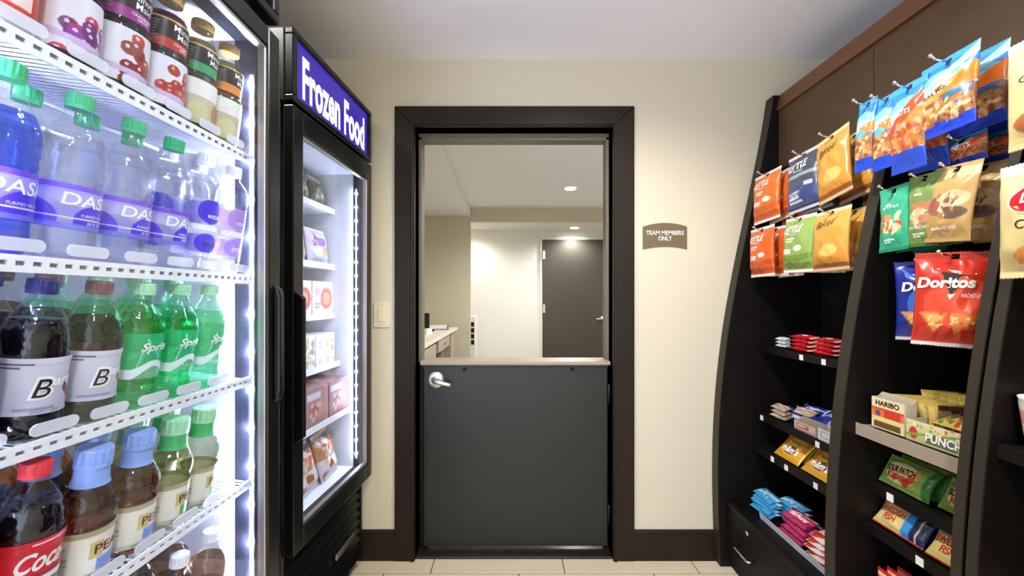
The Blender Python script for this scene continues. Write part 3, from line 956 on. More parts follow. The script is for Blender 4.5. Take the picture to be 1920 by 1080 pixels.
PROTO['sprite'] = bottle('soda_bottle', 'x', 'bottle', SODA, M['shell_green'], M['sprite'], .160, (*CAPS, M['cap_palegreen']),
    [(.054, .131, L_sprite, '9fe0bd', .35)], [('Sprite', .050, .019, .02, .106, M['letter_w'], .02, .2)], stickers=[([(a * 1.5, b_ * 1.5) for a, b_ in BURST], .02, .104, M['letter_w']), ([(a * 1.36, b_ * 1.3) for a, b_ in BURST], .02, .104, pm('burst_green', '36c684', .4))])
PROTO['coke'] = bottle('cola_bottle', 'x', 'bottle', SODA, M['shell'], M['cola'], .160, (*CAPS, M['cap_red']),
    [(.060, .120, L_coke, 'cf1c2c', 1)], [('Coca-Cola', .100, .026, .62, .091, M['letter_w'], .025, .45)])
PROTO['cokedark'] = bottle('cola_bottle', 'x', 'bottle', SODA, M['shell'], M['cola'], .160, (*CAPS, M['cap_navy']),
    [(.042, .0965, L_coke, '2a2a52', 1)])
PCAP = (.176, .028, .0215)
PROTO['peak'] = bottle('tea_bottle', 'x', 'bottle', PEAK, M['shell'], M['tea'], .150, (*PCAP, M['cap_blue']),
    [(.016, .088, L_peak('7f9be6'), 'ece6d8', 1)], [('PEAK', .050, .0140, .42, .057, M['letter_d'], .012, 0), ('ICED TEA', .022, .004, .2, .024, M['letter_g'], 0, 0)], sleeve=(.149, .178, M['cap_blue']))
PROTO['peak_green'] = bottle('tea_bottle', 'x', 'bottle', PEAK, M['shell'], M['greentea'], .150, (*PCAP, M['cap_palegreen']),
    [(.016, .088, L_peak('5fae52'), 'ece6d8', 1)], [('PEAK', .050, .0140, .42, .057, M['letter_d'], .012, 0), ('GREEN TEA', .022, .004, .2, .024, M['letter_g'], 0, 0)], sleeve=(.149, .178, M['cap_lime']))
PROTO['clear_tea'] = bottle('tea_bottle', 'x', 'bottle', SODA, M['shell'], M['rootbeer'], .157, (*CAPS, M['cap_white']),
    [(.042, .098, L_coke, '8c6a4c', 1)])
def mmb(strip, fr, liq, words, capm=None, letter='Minute\nMaid'):
    return bottle('juice_bottle', 'x', 'bottle', MM, M['shell'], liq, .186, (.210, .018, .0190, capm or M['cap_gold']),
        [(.018, .104, fr, 'e2dfe8', 1), (.120, .172, L_mmtop(strip), '1c1a1c', 1)],
        [(letter, .040, .024, .10, .1535, M['letter_w'], .004, 0), (words, .036, .010, .10, .129, M['letter_w'], .01, 0)])
PROTO['mm_grape'] = mmb('8a2f8c', fruit(['b02c4c', '8a3c9c', 'c8344c', '6a2a6c', 'a03c8c'], 3), M['juice_red'], 'CRANBERRY\nGRAPE', M['cap_purple'])
PROTO['mm_grape2'] = mmb('9c2f86', fruit(['7c2a2c', 'a8342c', '5c2430', '8c4a3c', 'b8402c'], 5), M['juice_red'], 'CRANBERRY\nGRAPE')
PROTO['mm_apple'] = mmb('b8382c', fruit(['b02c2c', 'c05a4a', '9c3c2c'], 9, 'e0a090'), M['juice_red'], 'CRANBERRY\nAPPLE')
PROTO['mm_pear'] = bottle('juice_bottle', 'x', 'bottle', MM, M['shell'], M['juice_pale'], .186, (.210, .018, .0190, M['cap_gold']),
    [(.018, .104, L_pear, 'd9d6ba', .75), (.120, .172, L_mmtop('3f9c62'), '1c1a1c', 1)], [('Minute\nMaid', .040, .024, .10, .1535, M['letter_w'], .004, 0)])
PROTO['mm_orange'] = bottle('juice_bottle', 'x', 'bottle', MM, M['shell'], M['juice_pale'], .186, (.210, .018, .0190, M['cap_gold']),
    [(.018, .104, L_pear, 'e2d9b4', .7), (.120, .172, L_mmtop('e08a3c'), '1c1a1c', 1)], [('Minute\nMaid', .040, .024, .10, .1535, M['letter_w'], .004, 0)])
PROTO['red0'] = bottle('juice_bottle', 'x', 'bottle', MM, M['shell'], M['juice_red'], .186, (.210, .018, .0190, M['cap_white']),
    [(.010, .150, L_red0, 'c83a24', 1)], [('TEA', .04, .03, .0, .09, M['letter_w'], .03, 0)])

ORD = ['first', 'second', 'third', 'fourth', 'fifth', 'sixth', 'seventh', 'eighth']
used = set()
ST, CT = math.sin(TILT), math.cos(TILT)
lane_me = None
def set_row(si, ys, kinds, names, back=2, dx0=0.042, pitch=0.078):
    """one shelf of bottles: front row plus the ones queued behind, leaning with the tilted shelf"""
    zs = S1Z[si]
    where = ['top', 'second', 'third', 'fourth', 'lowest'][si]
    for i, (y, k, nm) in enumerate(zip(ys, kinds, names)):
        for b_ in range(back + 1):
            kk = k
            dist = dx0 + b_ * pitch
            x = (C1[0] - 0.055) - dist * CT + 0.0008 * ST
            z = zs + dist * ST + 0.0008
            spin = R(((i * 37 + b_ * 53) % 17) - 8) if b_ == 0 else R((i * 71 + b_ * 97) % 120 - 60)
            rot = (Matrix.Rotation(TILT, 3, 'Y') @ Matrix.Rotation(spin, 3, 'Z')).to_euler()
            if b_ == 0:
                lb = f'{nm}, {ORD[i]} from left in front, {where} cooler shelf'
            else:
                lb = f'{nm.split(" with")[0]} {["", "just", "two places"][b_]} behind {ORD[i]} front bottle, {where} cooler shelf'
            grp = f'bottles on the {where} cooler shelf'
            P0 = PROTO[kk]
            if kk not in used and b_ == 0:
                used.add(kk)
                P0.location, P0.rotation_euler = (x, y, z), rot
                tag(P0, lb, None, grp)
            else:
                dup(P0, lb, (x, y, z), rot, grp)
YA = [0.514, 0.590, 0.666, 0.742, 0.818, 0.894]
set_row(0, [0.496, 0.575, 0.653, 0.730, 0.806, 0.882], ['red0', 'mm_grape', 'mm_grape2', 'mm_apple', 'mm_pear', 'mm_orange'],
        ['red labelled juice bottle', 'grape print juice bottle', 'dark berry print juice bottle', 'red apple juice bottle', 'pale juice bottle with pear print', 'pale orange juice bottle'], back=1)
set_row(1, [0.493, 0.575, 0.657, 0.735, 0.812, 0.892], ['water_blue', 'water', 'water', 'water', 'smart', 'smart_pink'],
        ['deep blue water bottle with green cap', 'clear water bottle with green cap', 'clear water bottle with green cap', 'clear water bottle with green cap', 'smooth water bottle with blue circles', 'smooth water bottle with pink circles'], back=1)
set_row(2, [0.453, 0.533, 0.606, 0.680, 0.754, 0.828], ['barq', 'barq', 'barq_brown', 'sprite', 'sprite', 'sprite'],
        ['dark root beer bottle', 'dark root beer bottle with navy cap', 'brown root beer bottle with brown cap', 'green lemon soda bottle', 'green lemon soda bottle', 'green lemon soda bottle'])
set_row(3, [0.446, 0.525, 0.600, 0.673, 0.745, 0.815], ['coke', 'coke', 'peak', 'peak', 'peak_green', 'peak_green'],
        ['red labelled cola bottle', 'red labelled cola bottle with red cap', 'brown tea bottle with blue cap', 'brown tea bottle with blue cap', 'green tea bottle with green cap', 'green tea bottle with green cap'])
set_row(4, [0.600, 0.675, 0.752, 0.830], ['cokedark', 'cokedark', 'clear_tea', 'clear_tea'],
        ['dark cola bottle', 'dark cola bottle', 'brown tea bottle with white cap', 'brown tea bottle with white cap'])
for k, o in list(PROTO.items()):
    if k not in used:
        for ch in list(o.children_recursive):
            bpy.data.objects.remove(ch)
        bpy.data.objects.remove(o)
# frosted lane stops clipped on each rail
pts = []
for k in range(24):
    a = 2 * math.pi * k / 24
    pts.append(((.020 if math.cos(a) > 0 else -.020) + .0085 * math.cos(a), .0085 * math.sin(a)))
me_stop = MB().prism(pts, 'x', 0.0, 0.002).mesh('lane_stop', M['clip'])
LANES = [[0.496, 0.575, 0.653, 0.730, 0.806, 0.882], [0.493, 0.575, 0.657, 0.735, 0.812, 0.892], [0.453, 0.533, 0.606, 0.680, 0.754, 0.828], [0.446, 0.525, 0.600, 0.673, 0.745, 0.815], [0.600, 0.675, 0.752, 0.830]]
shelf_objs = [o for o in c1.children if o.name.split('.')[0] == 'shelf']
for sh, ys in zip(shelf_objs, LANES):
    for y in ys:
        s_ = put('lane_stop', me_stop, sh)
        s_.location = (-0.0005, y - C1[1], 0.021)

# ================================================================== SNACK BAGS AND PACKS
class Bag:
    """pillow bag: local x across, z up from 0 to h, printed front towards -y"""
    def __init__(s, w, h, d, seed=0, crimp=(.06, .055), wr=1.0, hole=False):
        s.w, s.h, s.d, s.crimp, s.wr, s.hole = w, h, d, crimp, wr, hole
        rnd = random.Random(seed)
        s.waves = [(rnd.uniform(2, 7) * rnd.choice((-1, 1)), rnd.uniform(3, 11), rnd.uniform(0, 6.28), rnd.uniform(.4, 1)) for _ in range(6)]
        s.ph = rnd.uniform(0, 6)
        s.skew = rnd.uniform(-.25, .25)
    def surf(s, u, v):
        """half thickness with creases, for u in -1..1 and v in 0..1"""
        u, v = np.asarray(u, float), np.asarray(v, float)
        a = np.clip((v - s.crimp[1]) / .20, 0, 1)
        b = np.clip((1 - s.crimp[0] - v) / .24, 0, 1)
        f = np.sin(a * math.pi / 2) * np.sin(b * math.pi / 2)
        e = np.clip(1 - (np.abs(u)) ** 2.4, 0, 1) ** .6
        base = s.d / 2 * f * e * (1 + s.skew * (v - .5))
        n = sum(k[3] * np.sin(k[0] * u * 1.6 + k[1] * v * 2.2 + k[2]) for k in s.waves)
        cre = np.abs(np.sin(u * 6 + s.ph + n * .5)) * (np.exp(-((v - .13) / .09) ** 2) + np.exp(-((v - .86) / .08) ** 2))
        return base + s.wr * (0.0011 * n * f * e - 0.0032 * cre * e * np.clip(f * 3, 0, 1)) + .0006
    def width(s, v):
        f = np.sin(np.clip(np.asarray(v, float), 0, 1) * math.pi)
        return s.w / 2 * (1 - .055 * f)
    def mesh(s, name, fn, base, mat, nu=64, nv=88):
        u = np.linspace(-1, 1, nu + 1)
        v = np.linspace(0, 1, nv + 1)
        U, V = np.meshgrid(u, v)
        U, V = U.ravel(), V.ravel()
        X = U * s.width(V)
        zig = np.where((V < .001) | (V > .999), .0009 * np.sign(np.sin(U * 70)), 0)
        Z = V * s.h + zig
        Yf = -s.surf(U, V)
        bend = 0.004 * np.sin(V * 3 + s.ph)
        p = Paint(U, V, base, 1, s.w / 2 / s.h)
        fn(p)
        verts = np.concatenate([np.stack([X, Yf + bend, Z], 1), np.stack([X, -Yf + bend, Z], 1)])
        n = len(U)
        F = []
        for j in range(nv):
            for i in range(nu):
                k = j * (nu + 1) + i
                if s.hole and abs((u[i] + u[i + 1]) / 2 * s.w / 2) < .0066 and abs((v[j] + v[j + 1]) / 2 * s.h - (s.h - .012)) < .0066:
                    continue            # hang hole
                F.append((k, k + 1, k + nu + 2, k + nu + 1))
                F.append((n + k + 1, n + k, n + k + nu + 1, n + k + nu + 2))
        for j in range(nv):
            for i in (0, nu):
                k = j * (nu + 1) + i
                F.append((k, k + nu + 1, n + k + nu + 1, n + k) if i == 0 else (k + nu + 1, k, n + k, n + k + nu + 1))
        for j in (0, nv):
            for i in range(nu):
                k = j * (nu + 1) + i
                F.append((k + 1, k, n + k, n + k + 1) if j == 0 else (k, k + 1, n + k + 1, n + k))
        me = bpy.data.meshes.new(name)
        me.from_pydata(verts.tolist(), [], F)
        me.polygons.foreach_set('use_smooth', [True] * len(me.polygons))
        at = me.color_attributes.new('print', 'FLOAT_COLOR', 'POINT')
        at.data.foreach_set('color', np.concatenate([p.c, p.c]).astype(np.float32).ravel())
        me.materials.append(mat)
        return me
    def text(s, txt, wd, ht, cx, cz, mat, bold=0.02, shear=0.0, rot=0.0, lift=.0012, name='lettering'):
        p_, f_ = text2d(txt, 1, bold, shear, 1.0, (wd, ht), .006)
        return s.wrap(p_, f_, cx, cz, mat, rot, lift, name)
    def wrap(s, p_, f_, cx, cz, mat, rot=0.0, lift=.0012, name='emblem'):
        c, sn = math.cos(rot), math.sin(rot)
        x = p_[:, 0] * c - p_[:, 1] * sn + cx
        z = p_[:, 0] * sn + p_[:, 1] * c + cz
        V = np.clip(z / s.h, 0, 1)
        U = np.clip(x / s.width(V), -1, 1)
        y = -s.surf(U, V) + 0.004 * np.sin(V * 3 + s.ph) - lift
        return raw_mesh(name, np.stack([x, y, z], 1), f_, mat)

def bag_proto(name, w, h, d, base, fn, texts=(), seed=0, mat='foil', crimp=(.06, .055), emblems=(), wr=1.0, cat='snack bag', grid=(64, 88)):
    B = Bag(w, h, d, seed, crimp, wr, cat == 'snack bag')
    t = thing(name, 'x', cat)
    pouch = put('pouch', B.mesh('pouch', fn, base, M[mat], *grid), t)
    for (pts, cx, cz, m, lift) in emblems:
        pp = np.array(pts)
        put('emblem', B.wrap(pp, [tuple(range(len(pts)))], cx, cz, m, 0, lift), pouch)
    for tx in texts:
        put('lettering', B.text(*tx[:6], **(tx[6] if len(tx) > 6 else {})), pouch)
    return t

def ends(p, c1_='e8e4dc', c2_='e8e4dc'):
    p.band(.945, 1, c1_)
    p.band(0, .05, c2_)
def P_kettle(c, dark):
    def fn(p):
        p.grad(0, .9, c)
        p.band(.20, .30, dark, bow=.03)
        p.lines(-.55, .2, .53, .62, 'f0e4d8', 2, 3)
        p.lines(-.7, .0, .33, .42, 'f0e4d8', 2, 5)
        p.ell(.35, .42, .09, 'e8e0d0', ry=.05)
        p.band(.08, .16, dark, bow=.02)
        ends(p, 'ece6dc', 'e6ded2')
    return fn
def P_navy(p):
    p.band(.0, .42, '3d4a78')
    p.band(.56, .62, '9aa0b0')
    p.rect(.35, .75, .38, .45, 'b8c0d8')
    p.lines(-.7, .5, .13, .24, 'c8ccd8', 2, 4)
    p.band(.02, .09, '22283c')
    ends(p, 'd9d9dc', 'b8bac4')
def P_gold(p):
    p.grad(.1, .9, 'd9a24c')
    p.band(.0, .12, '8a4a1c')
    p.ell(.2, .33, .16, 'e3b765', ry=.1)
    ends(p, 'e6d4a8', 'c9a878')
def P_planters(p):
    p.grad(.45, .95, '2f86dc')
    p.band(.70, .84, '7cc4ee', bow=-.12)
    p.band(.60, .72, 'bfe4ee', bow=-.10)
    p.band(.47, .62, 'e8833a', slope=.10, bow=-.05)
    p.set((p.v < .50) & (p.v > .16), '8a5a38')
    p.speck(-.9, .9, .18, .48, ['c98f5c', 'b0713f', 'e0b184', '8c5430'], 70, .035, 7, ry=.022)
    p.ell(-.5, .52, .12, '58a8d8', ry=.06)
    p.band(0, .17, '1f45c4')
    p.band(.93, 1.0, '4aa0e8')
def P_planters_red(p):
    P_planters(p)
    p.band(.54, .70, 'd8502c', slope=.18)
    p.speck(-.8, .8, .24, .52, ['d9824c', 'c86a38', 'e8a470', 'a84c28'], 60, .045, 11, ry=.03)
    p.band(0, .22, '2a48b8')
def P_planters_big(p):
    P_planters(p)
    p.band(.66, .80, 'a8d8ea', slope=.2)
    p.band(.50, .62, 'e89a48', slope=.14)
    p.tri([(.1, .52), (.95, .52), (.95, .78)], 'f07c1c')
    p.rect(-.75, .1, .54, .585, 'e8dcc4')
    p.ell(.45, .40, .18, '3c6c8c', ry=.10)
    p.speck(-.85, .9, .14, .40, ['c98f5c', 'b0713f', 'e6c79c', 'd9a878', '7c4a2c'], 70, .05, 21, ry=.03)
    p.band(0, .13, '2444c8')
def nuts(body, dark, seed, cols):
    def fn(p):
        p.grad(.2, 1, body)
        p.speck(-.6, .6, .28, .58, cols, 26, .06, seed, ry=.035)
        p.lines(-.4, .4, .70, .74, 'e6eee4', 1)
        p.lines(-.5, .3, .12, .20, 'cfe0d0', 2)
        p.band(0, .05, dark)
        p.band(.94, 1, body)
    return fn
def P_beige(p):
    p.grad(.2, .95, 'c9a66c')
    p.ell(-.2, .47, .20, '9c5a48', ry=.13)
    p.ell(.3, .55, .18, 'd9bc94', ry=.11)
    p.ell(.35, .37, .16, '6a5448', ry=.08)
    p.speck(-.5, .6, .30, .62, ['b07a58', 'e0c9a0', '8a5a44'], 26, .04, 5, ry=.025)
    p.band(.82, .95, 'dcc494')
    p.lines(-.6, .5, .16, .2, 'efe0c0', 1)
    p.band(0, .13, 'b08f58')
def P_doritos(base, chip, glow):
    def fn(p):
        p.ell(.25, .45, .30, glow, ry=.26)
        p.set((np.abs(p.u * .35 + p.v - .62) < .018), glow)
        p.tri([(-.85, .36), (-.10, .36), (-.42, .14)], chip)
        p.tri([(-.05, .36), (.75, .33), (.05, .14)], chip)
        p.tri([(-.70, .33), (-.25, .33), (-.42, .2)], 'e89a58')
        p.speck(-.6, .5, .2, .35, ['f0c27c', 'b85a24'], 30, .014, 4)
        p.band(.93, 1, base)
        p.band(0, .035, 'cfc6c0')
    return fn
def P_lays(p):
    p.grad(.2, 1.0, 'e6d6a0')
    p.ell(.3, .18, .30, 'c9823c', ry=.12)
    p.ell(.45, .22, .22, 'efe3c0', ry=.12)
    p.ell(.55, .20, .17, 'd8c89c', ry=.09)
    p.band(.92, 1, 'efe6cc')
    p.band(0, .06, 'd9c896')
def P_pale(p):
    p.grad(.3, 1, 'e3d3a4')
    p.ell(-.1, .2, .22, 'b06a3a', ry=.10)
    p.ell(.1, .26, .16, 'e6dcc0', ry=.07)
    p.band(.93, 1, 'efe6cc')
    p.band(0, .07, 'cdbb88')

BP = {}
def kettle_txt(h):
    return [('KETTLE', .092, .030, -.01, h * .76, M['letter_w'], dict(bold=.03, rot=.06)), ('BRAND', .04, .007, .0, h * .665, M['letter_w'], dict(bold=0.0))]
BP['kettle_orange'] = bag_proto('chip_bag', .165, .222, .05, 'dc6424', P_kettle('e2752e', 'c4541c'), kettle_txt(.222), 1)
BP['kettle_red'] = bag_proto('chip_bag', .165, .215, .05, 'd45620', P_kettle('dc6026', 'b64a18'), kettle_txt(.215), 2)
BP['kettle_navy'] = bag_proto('chip_bag', .16, .232, .05, '4a4f5e', P_navy, kettle_txt(.232) + [('HONEY\nDIJON', .06, .028, -.02, .062, M['letter_w'], dict(bold=.01))], 3)
BP['kettle_green'] = bag_proto('chip_bag', .16, .215, .05, '7d9a4c', P_kettle('93ad5c', '6a8a3a'), kettle_txt(.215), 4)
BP['gold'] = bag_proto('chip_bag', .15, .24, .045, 'c98a34', P_gold, [('Baked', .08, .028, .0, .178, M['letter_n'], dict(bold=.0, shear=.4, rot=.15))], 5, wr=1.5)
BP['amber'] = bag_proto('chip_bag', .15, .212, .045, 'c4842c', P_gold, [('Baked', .08, .026, -.005, .165, M['letter_n'], dict(bold=.0, shear=.4, rot=.12))], 6, wr=1.3)
BP['nut_tube'] = bag_proto('nut_pack', .062, .208, .022, '2f6fd0', P_planters, [('NUTS', .03, .010, .0, .130, M['letter_w'], dict(bold=.02))], 7, grid=(40, 88))
BP['nut_mid'] = bag_proto('nut_pack', .092, .235, .03, '3a78d0', P_planters_red, [('NUTS', .04, .014, .0, .155, M['letter_w'], dict(bold=.02))], 8)
BP['nut_big'] = bag_proto('nut_pack', .135, .188, .035, '2c6cd0', P_planters_big, [('TRAIL MIX', .075, .010, -.02, .106, M['letter_n'], dict(bold=.01, rot=.1))], 9)
BP['nut_low'] = bag_proto('nut_pack', .10, .072, .022, '1f3fb0', P_planters_red, [('NUTS', .04, .012, .0, .045, M['letter_w'], dict(bold=.02))], 17)
BP['mint'] = bag_proto('nut_pack', .092, .188, .028, '2f9c78', nuts('3fae88', '1f7c5c', 3, ['c98f5c', 'e0cdb0', 'b0603c', 'd8b890']), [('ALMONDS', .05, .008, 0, .128, M['letter_w'], dict(bold=0.0))], 10)
BP['olive'] = bag_proto('nut_pack', .08, .192, .028, '6c8a4a', nuts('7d9a58', '4c6a34', 6, ['d9b088', 'c07a5c', 'e6d0b0']), [('PISTACHIO', .05, .008, 0, .05, M['letter_w'], dict(bold=0.0))], 11)
BP['beige'] = bag_proto('nut_pack', .112, .192, .034, 'b8935a', P_beige, [('CASHEWS', .06, .009, 0, .035, M['letter_w'], dict(bold=.0))], 12)
TRI = [(-.030, .036), (.036, .022), (-.006, -.042)]
TRI2 = [(-.022, .027), (.027, .017), (-.005, -.030)]
BP['dor_red'] = bag_proto('chip_bag', .142, .236, .06, 'bc2c1a', P_doritos('a82a1e', 'd9783c', 'd9482a'),
    [('Doritos', .098, .027, -.014, .158, M['letter_w'], dict(bold=.04, shear=.15, lift=.0028)), ('NACHO CHEESE', .045, .010, .035, .127, M['letter_w'], dict(bold=.0, shear=.2))], 13,
    emblems=[(TRI, .0, .158, M['letter_w'], .0012), (TRI2, .0, .158, M['letter_k'], .002)])
BP['dor_blue'] = bag_proto('chip_bag', .15, .225, .055, '1c2c8c', P_doritos('1c2478', 'c9904c', '3a6cc8'),
    [('Doritos', .105, .027, -.005, .150, M['letter_w'], dict(bold=.04, shear=.15, lift=.0028)), ('COOL RANCH', .045, .010, .03, .120, M['letter_w'], dict(bold=.0, shear=.2))], 14,
    emblems=[(TRI, -.005, .150, M['letter_w'], .0012), (TRI2, -.005, .150, M['letter_k'], .002)])
circ = [(.036 * math.cos(2 * math.pi * k / 28), .026 * math.sin(2 * math.pi * k / 28)) for k in range(28)]
circ2 = [(.030 * math.cos(2 * math.pi * k / 28), .020 * math.sin(2 * math.pi * k / 28)) for k in range(28)]
BP['lays'] = bag_proto('chip_bag', .16, .232, .055, 'ccba80', P_lays, [('Lay\u2019s', .05, .026, .0, .152, M['letter_w'], dict(bold=.03, shear=.2, lift=.004)), ('Classic', .07, .018, .0, .105, M['letter_k'], dict(bold=.0))], 15,
    emblems=[([(a * 1.35, b_ * 1.15) for a, b_ in circ], 0, .152, M['letter_w'], .0015), ([(a * 1.45, b_ * 1.3) for a, b_ in circ2], 0, .152, M['letter_r'], .0026)])
BP['pale'] = bag_proto('chip_bag', .15, .225, .05, 'd6c48a', P_pale, [('Original', .08, .018, .0, .13, M['letter_n'], dict(bold=.0))], 16)

# ---- the snack display: far end panel at y 1.86..1.915, sections towards the viewer
PZ = [0.0, .288, .648, 1.033, 1.368, 1.625, 1.933, 2.216]
PXV = [.985, .972, .980, 1.006, 1.067, 1.119, 1.183, 1.234]
def front_x(z):
    # smooth bow of the panel's front edge
    return float(np.interp(z, np.linspace(0, 2.225, 24), FXS))
_c = np.polyfit(PZ, PXV, 4)
FXS = np.polyval(_c, np.linspace(0, 2.225, 24))
DISP_Y0, D1, D2 = 0.42, 1.222, 0.865
BACKX = 1.46
FASX = 1.258
disp = thing('snack_display', 'dark curved snack shelving unit with hooks and shelves along the right wall', 'display', (0, 0, 0))
def side(name, y0, y1, inset, ztop, mat, edge):
    prof = [(front_x(z) + inset, z) for z in np.linspace(0.0, ztop, 28)]
    pts_ = prof + [(BACKX + .05, ztop), (BACKX + .05, 0.0)]
    o = MB().prism(pts_, 'y', y0, y1).build(name, mat, disp, bevel=.002)
    # edge band along the bowed front
    v, f = [], []
    for x, z in prof:
        v += [(x - .0012, y0 + .001, z), (x - .0012, y1 - .001, z), (x + .002, y1 - .001, z), (x + .002, y0 + .001, z)]
    for i in range(len(prof) - 1):
        for k in range(4):
            f.append((4 * i + k, 4 * i + (k + 1) % 4, 4 * i + 4 + (k + 1) % 4, 4 * i + 4 + k))
    MB().add(v, f).build('edge_band', edge, disp)
    return o
side('side_panel', 1.862, 1.916, 0.0, 2.225, M['laminate'], M['panel_edge'])
side('divider', D1 - .020, D1 + .020, .012, 1.868, M['laminate'], M['panel_edge'])
side('divider', D2 - .026, D2 - .003, .012, 1.868, M['laminate'], M['panel_edge'])
side('divider', D2 + .003, D2 + .026, .012, 1.868, M['laminate'], M['panel_edge'])
side('side_panel', DISP_Y0, DISP_Y0 + .03, 0.0, 2.225, M['laminate'], M['panel_edge'])
MB().box(BACKX, BACKX + .04, DISP_Y0 + .03, 1.862, 0.05, 2.21).build('back_panel', M['black'], disp)
for z in np.arange(1.0, 1.86, .0762):
    for a, b_ in ((D1 + .02, 1.862), (D2 + .026, D1 - .02), (DISP_Y0 + .03, D2 - .026)):
        MB().box(BACKX - .004, BACKX, a, b_, z, z + .066).build('slat', M['black'], disp, bevel=.002, seg=1)
# header fascia in two panels, crown strip on top, soffit behind
MB().box(FASX, FASX + .02, 1.3755, 1.862, 1.872, 2.150).build('fascia_panel', M['fascia'], disp, bevel=.0015)
MB().box(FASX, FASX + .02, DISP_Y0 + .03, 1.3725, 1.872, 2.150).build('fascia_panel', M['fascia'], disp, bevel=.0015)
MB().prism([(FASX - .012, 2.150), (FASX + .030, 2.150), (FASX + .060, 2.225), (FASX + .004, 2.225)], 'y', DISP_Y0 + .03, 1.862).build('crown_strip', M['wood_lit'], disp, bevel=.002)
MB().box(FASX + .03, BACKX, DISP_Y0 + .03, 1.862, 2.19, 2.222).build('top_board', M['laminate'], disp)
MB().box(FASX + .02, BACKX, DISP_Y0 + .03, 1.862, 1.872, 1.886).build('soffit_board', M['black'], disp)
# shelves
def shelf(y0, y1, xf, z, mat, lip=0.0, lipmat=None, tags=(), th=.018, face=.03):
    s = MB().box(xf, BACKX, y0, y1, z - th, z).build('shelf', mat, disp, bevel=.002)
    MB().box(xf - .004, xf, y0, y1, z - face, z + lip).build('shelf_lip', lipmat or mat, s, bevel=.001)
    for y in tags:
        MB().box(xf - .0055, xf - .0043, y - .010, y + .010, z - face + .003, z - face + .025).build('price_tag', M['tagpaper'], s)
    return s
A0, A1 = D1 + .02, 1.862
B0, B1 = D2 + .026, D1 - .02
C0, C1_ = DISP_Y0 + .03, D2 - .026
shelf(A0, A1, 1.17, 1.045, M['laminate'], tags=(1.59, 1.476))
shelf(A0, A1, 1.15, 0.735, M['laminate'], tags=(1.81, 1.48))
shelf(A0, A1, 1.13, 0.588, M['laminate'], tags=(1.706, 1.62, 1.463))
shelf(B0, B1, 1.05, 0.885, M['ledge'], lip=.006, lipmat=M['ledge'])
shelf(B0, B1, 1.09, 0.712, M['laminate'], tags=(1.133,))
shelf(B0, B1, 1.08, 0.590, M['laminate'], tags=(1.041,))
shelf(C0, C1_, 1.03, 0.96, M['laminate'])
shelf(C0, C1_, 1.08, 0.55, M['laminate'])
# base deck and drawers
for y0, y1 in ((A0, A1), (B0, B1), (C0, C1_)):
    MB().box(1.005, BACKX, y0, y1, .295, .320).build('base_deck', M['laminate'], disp, bevel=.003)
    MB().box(1.035, BACKX, y0, y1, 0.0, .08).build('toe_kick', M['black'], disp)
    dr = MB().box(1.012, 1.032, y0 + .003, y1 - .003, .085, .292).build('drawer_front', M['laminate'], disp, bevel=.002)
    yc = y1 - .165
    MB().tube([(1.012, yc - .05, .165), (.985, yc - .05, .165), (.982, yc - .045, .165), (.982, yc + .045, .165), (.985, yc + .05, .165), (1.012, yc + .05, .165)], .005, 8).build('handle', M['chrome'], dr, True)
    lk = MB().lathe([(0, .010), (.004, .010), (.006, .006)], 16).build('lock', M['chrome'], dr, True)
    lk.rotation_euler = (0, R(-90), 0)
    lk.location = (1.012, yc, .255)
MB().prism([(1.070, .320), (1.064, .345), (1.068, .345), (1.076, .322)], 'y', A0, 1.70).build('tray_lip', M['clip'], disp)

HOOKS = []
def hook(y, z, xf):
    """peg hook: base plate on the slats, rod forward, upturned ball end"""
    h = MB().tube([(BACKX - .004, y, z), (xf + .02, y, z), (xf, y, z + .004), (xf - .012, y, z + .012)], .0028, 8).build('peg_hook', M['chrome'], disp, True)
    b_ = MB().lathe([(-.005, .002), (-.003, .0045), (0, .0055), (.003, .0045), (.005, .002)], 10).build('hook_tip', M['chrome'], h, True)
    b_.location = (xf - .012, y, z + .012)

busy = set()
def hang(kind, x, y, ztop, label, roll=0.0, yaw=0.0, lean=0.0, group='hanging snack bags', h=None):
    P0 = BP[kind]
    hh = Bheights[kind]
    rot = (Matrix.Rotation(R(-90 + yaw), 3, 'Z') @ Matrix.Rotation(R(lean), 3, 'X') @ Matrix.Rotation(R(roll), 3, 'Y'))
    off = rot @ Vector((0, 0, hh))
    loc = Vector((x, y, ztop)) - off
    if kind not in busy:
        busy.add(kind)
        P0.location, P0.rotation_euler = loc, rot.to_euler()
        tag(P0, label, None, group)
        return P0
    return dup(P0, label, loc, rot.to_euler(), group)
Bheights = {k: max(v.co.z for v in o.children[0].data.vertices) for k, o in BP.items()}

def peg(kind, x, y, ztop, n, labels, step=.06, roll=0.0, yaw=0.0, jit=0):
    hook(y + .012 * math.sin(R(roll)), ztop - .012, x - .03)
    rnd = random.Random(int(y * 1000) + jit)
    for i in range(n):
        hang(kind, x + i * step, y, ztop + .0015 * (i % 2), labels[i], roll=roll + rnd.uniform(-2, 2), yaw=yaw + rnd.uniform(-4, 4), lean=-2 + rnd.uniform(-.6, .6))
def seq(front, behind, n):
    o2 = ['', 'directly behind the front one', 'third back', 'fourth back']
    return [front] + [f'{behind}, {o2[i]}' for i in range(1, n)]
peg('kettle_orange', 1.135, 1.755, 1.828, 3, seq('orange chip bag on the upper hook nearest the far panel', 'orange chip bag on upper hook by far panel', 3), roll=-4)
peg('kettle_navy', 1.135, 1.535, 1.838, 3, seq('dark blue and grey chip bag hanging on the upper hook', 'dark blue chip bag on upper hook', 3), roll=-3)
peg('gold', 1.135, 1.405, 1.853, 3, seq('shiny gold chip bag tilted on the upper hook', 'shiny gold chip bag on upper hook', 3), roll=-9, step=.078)
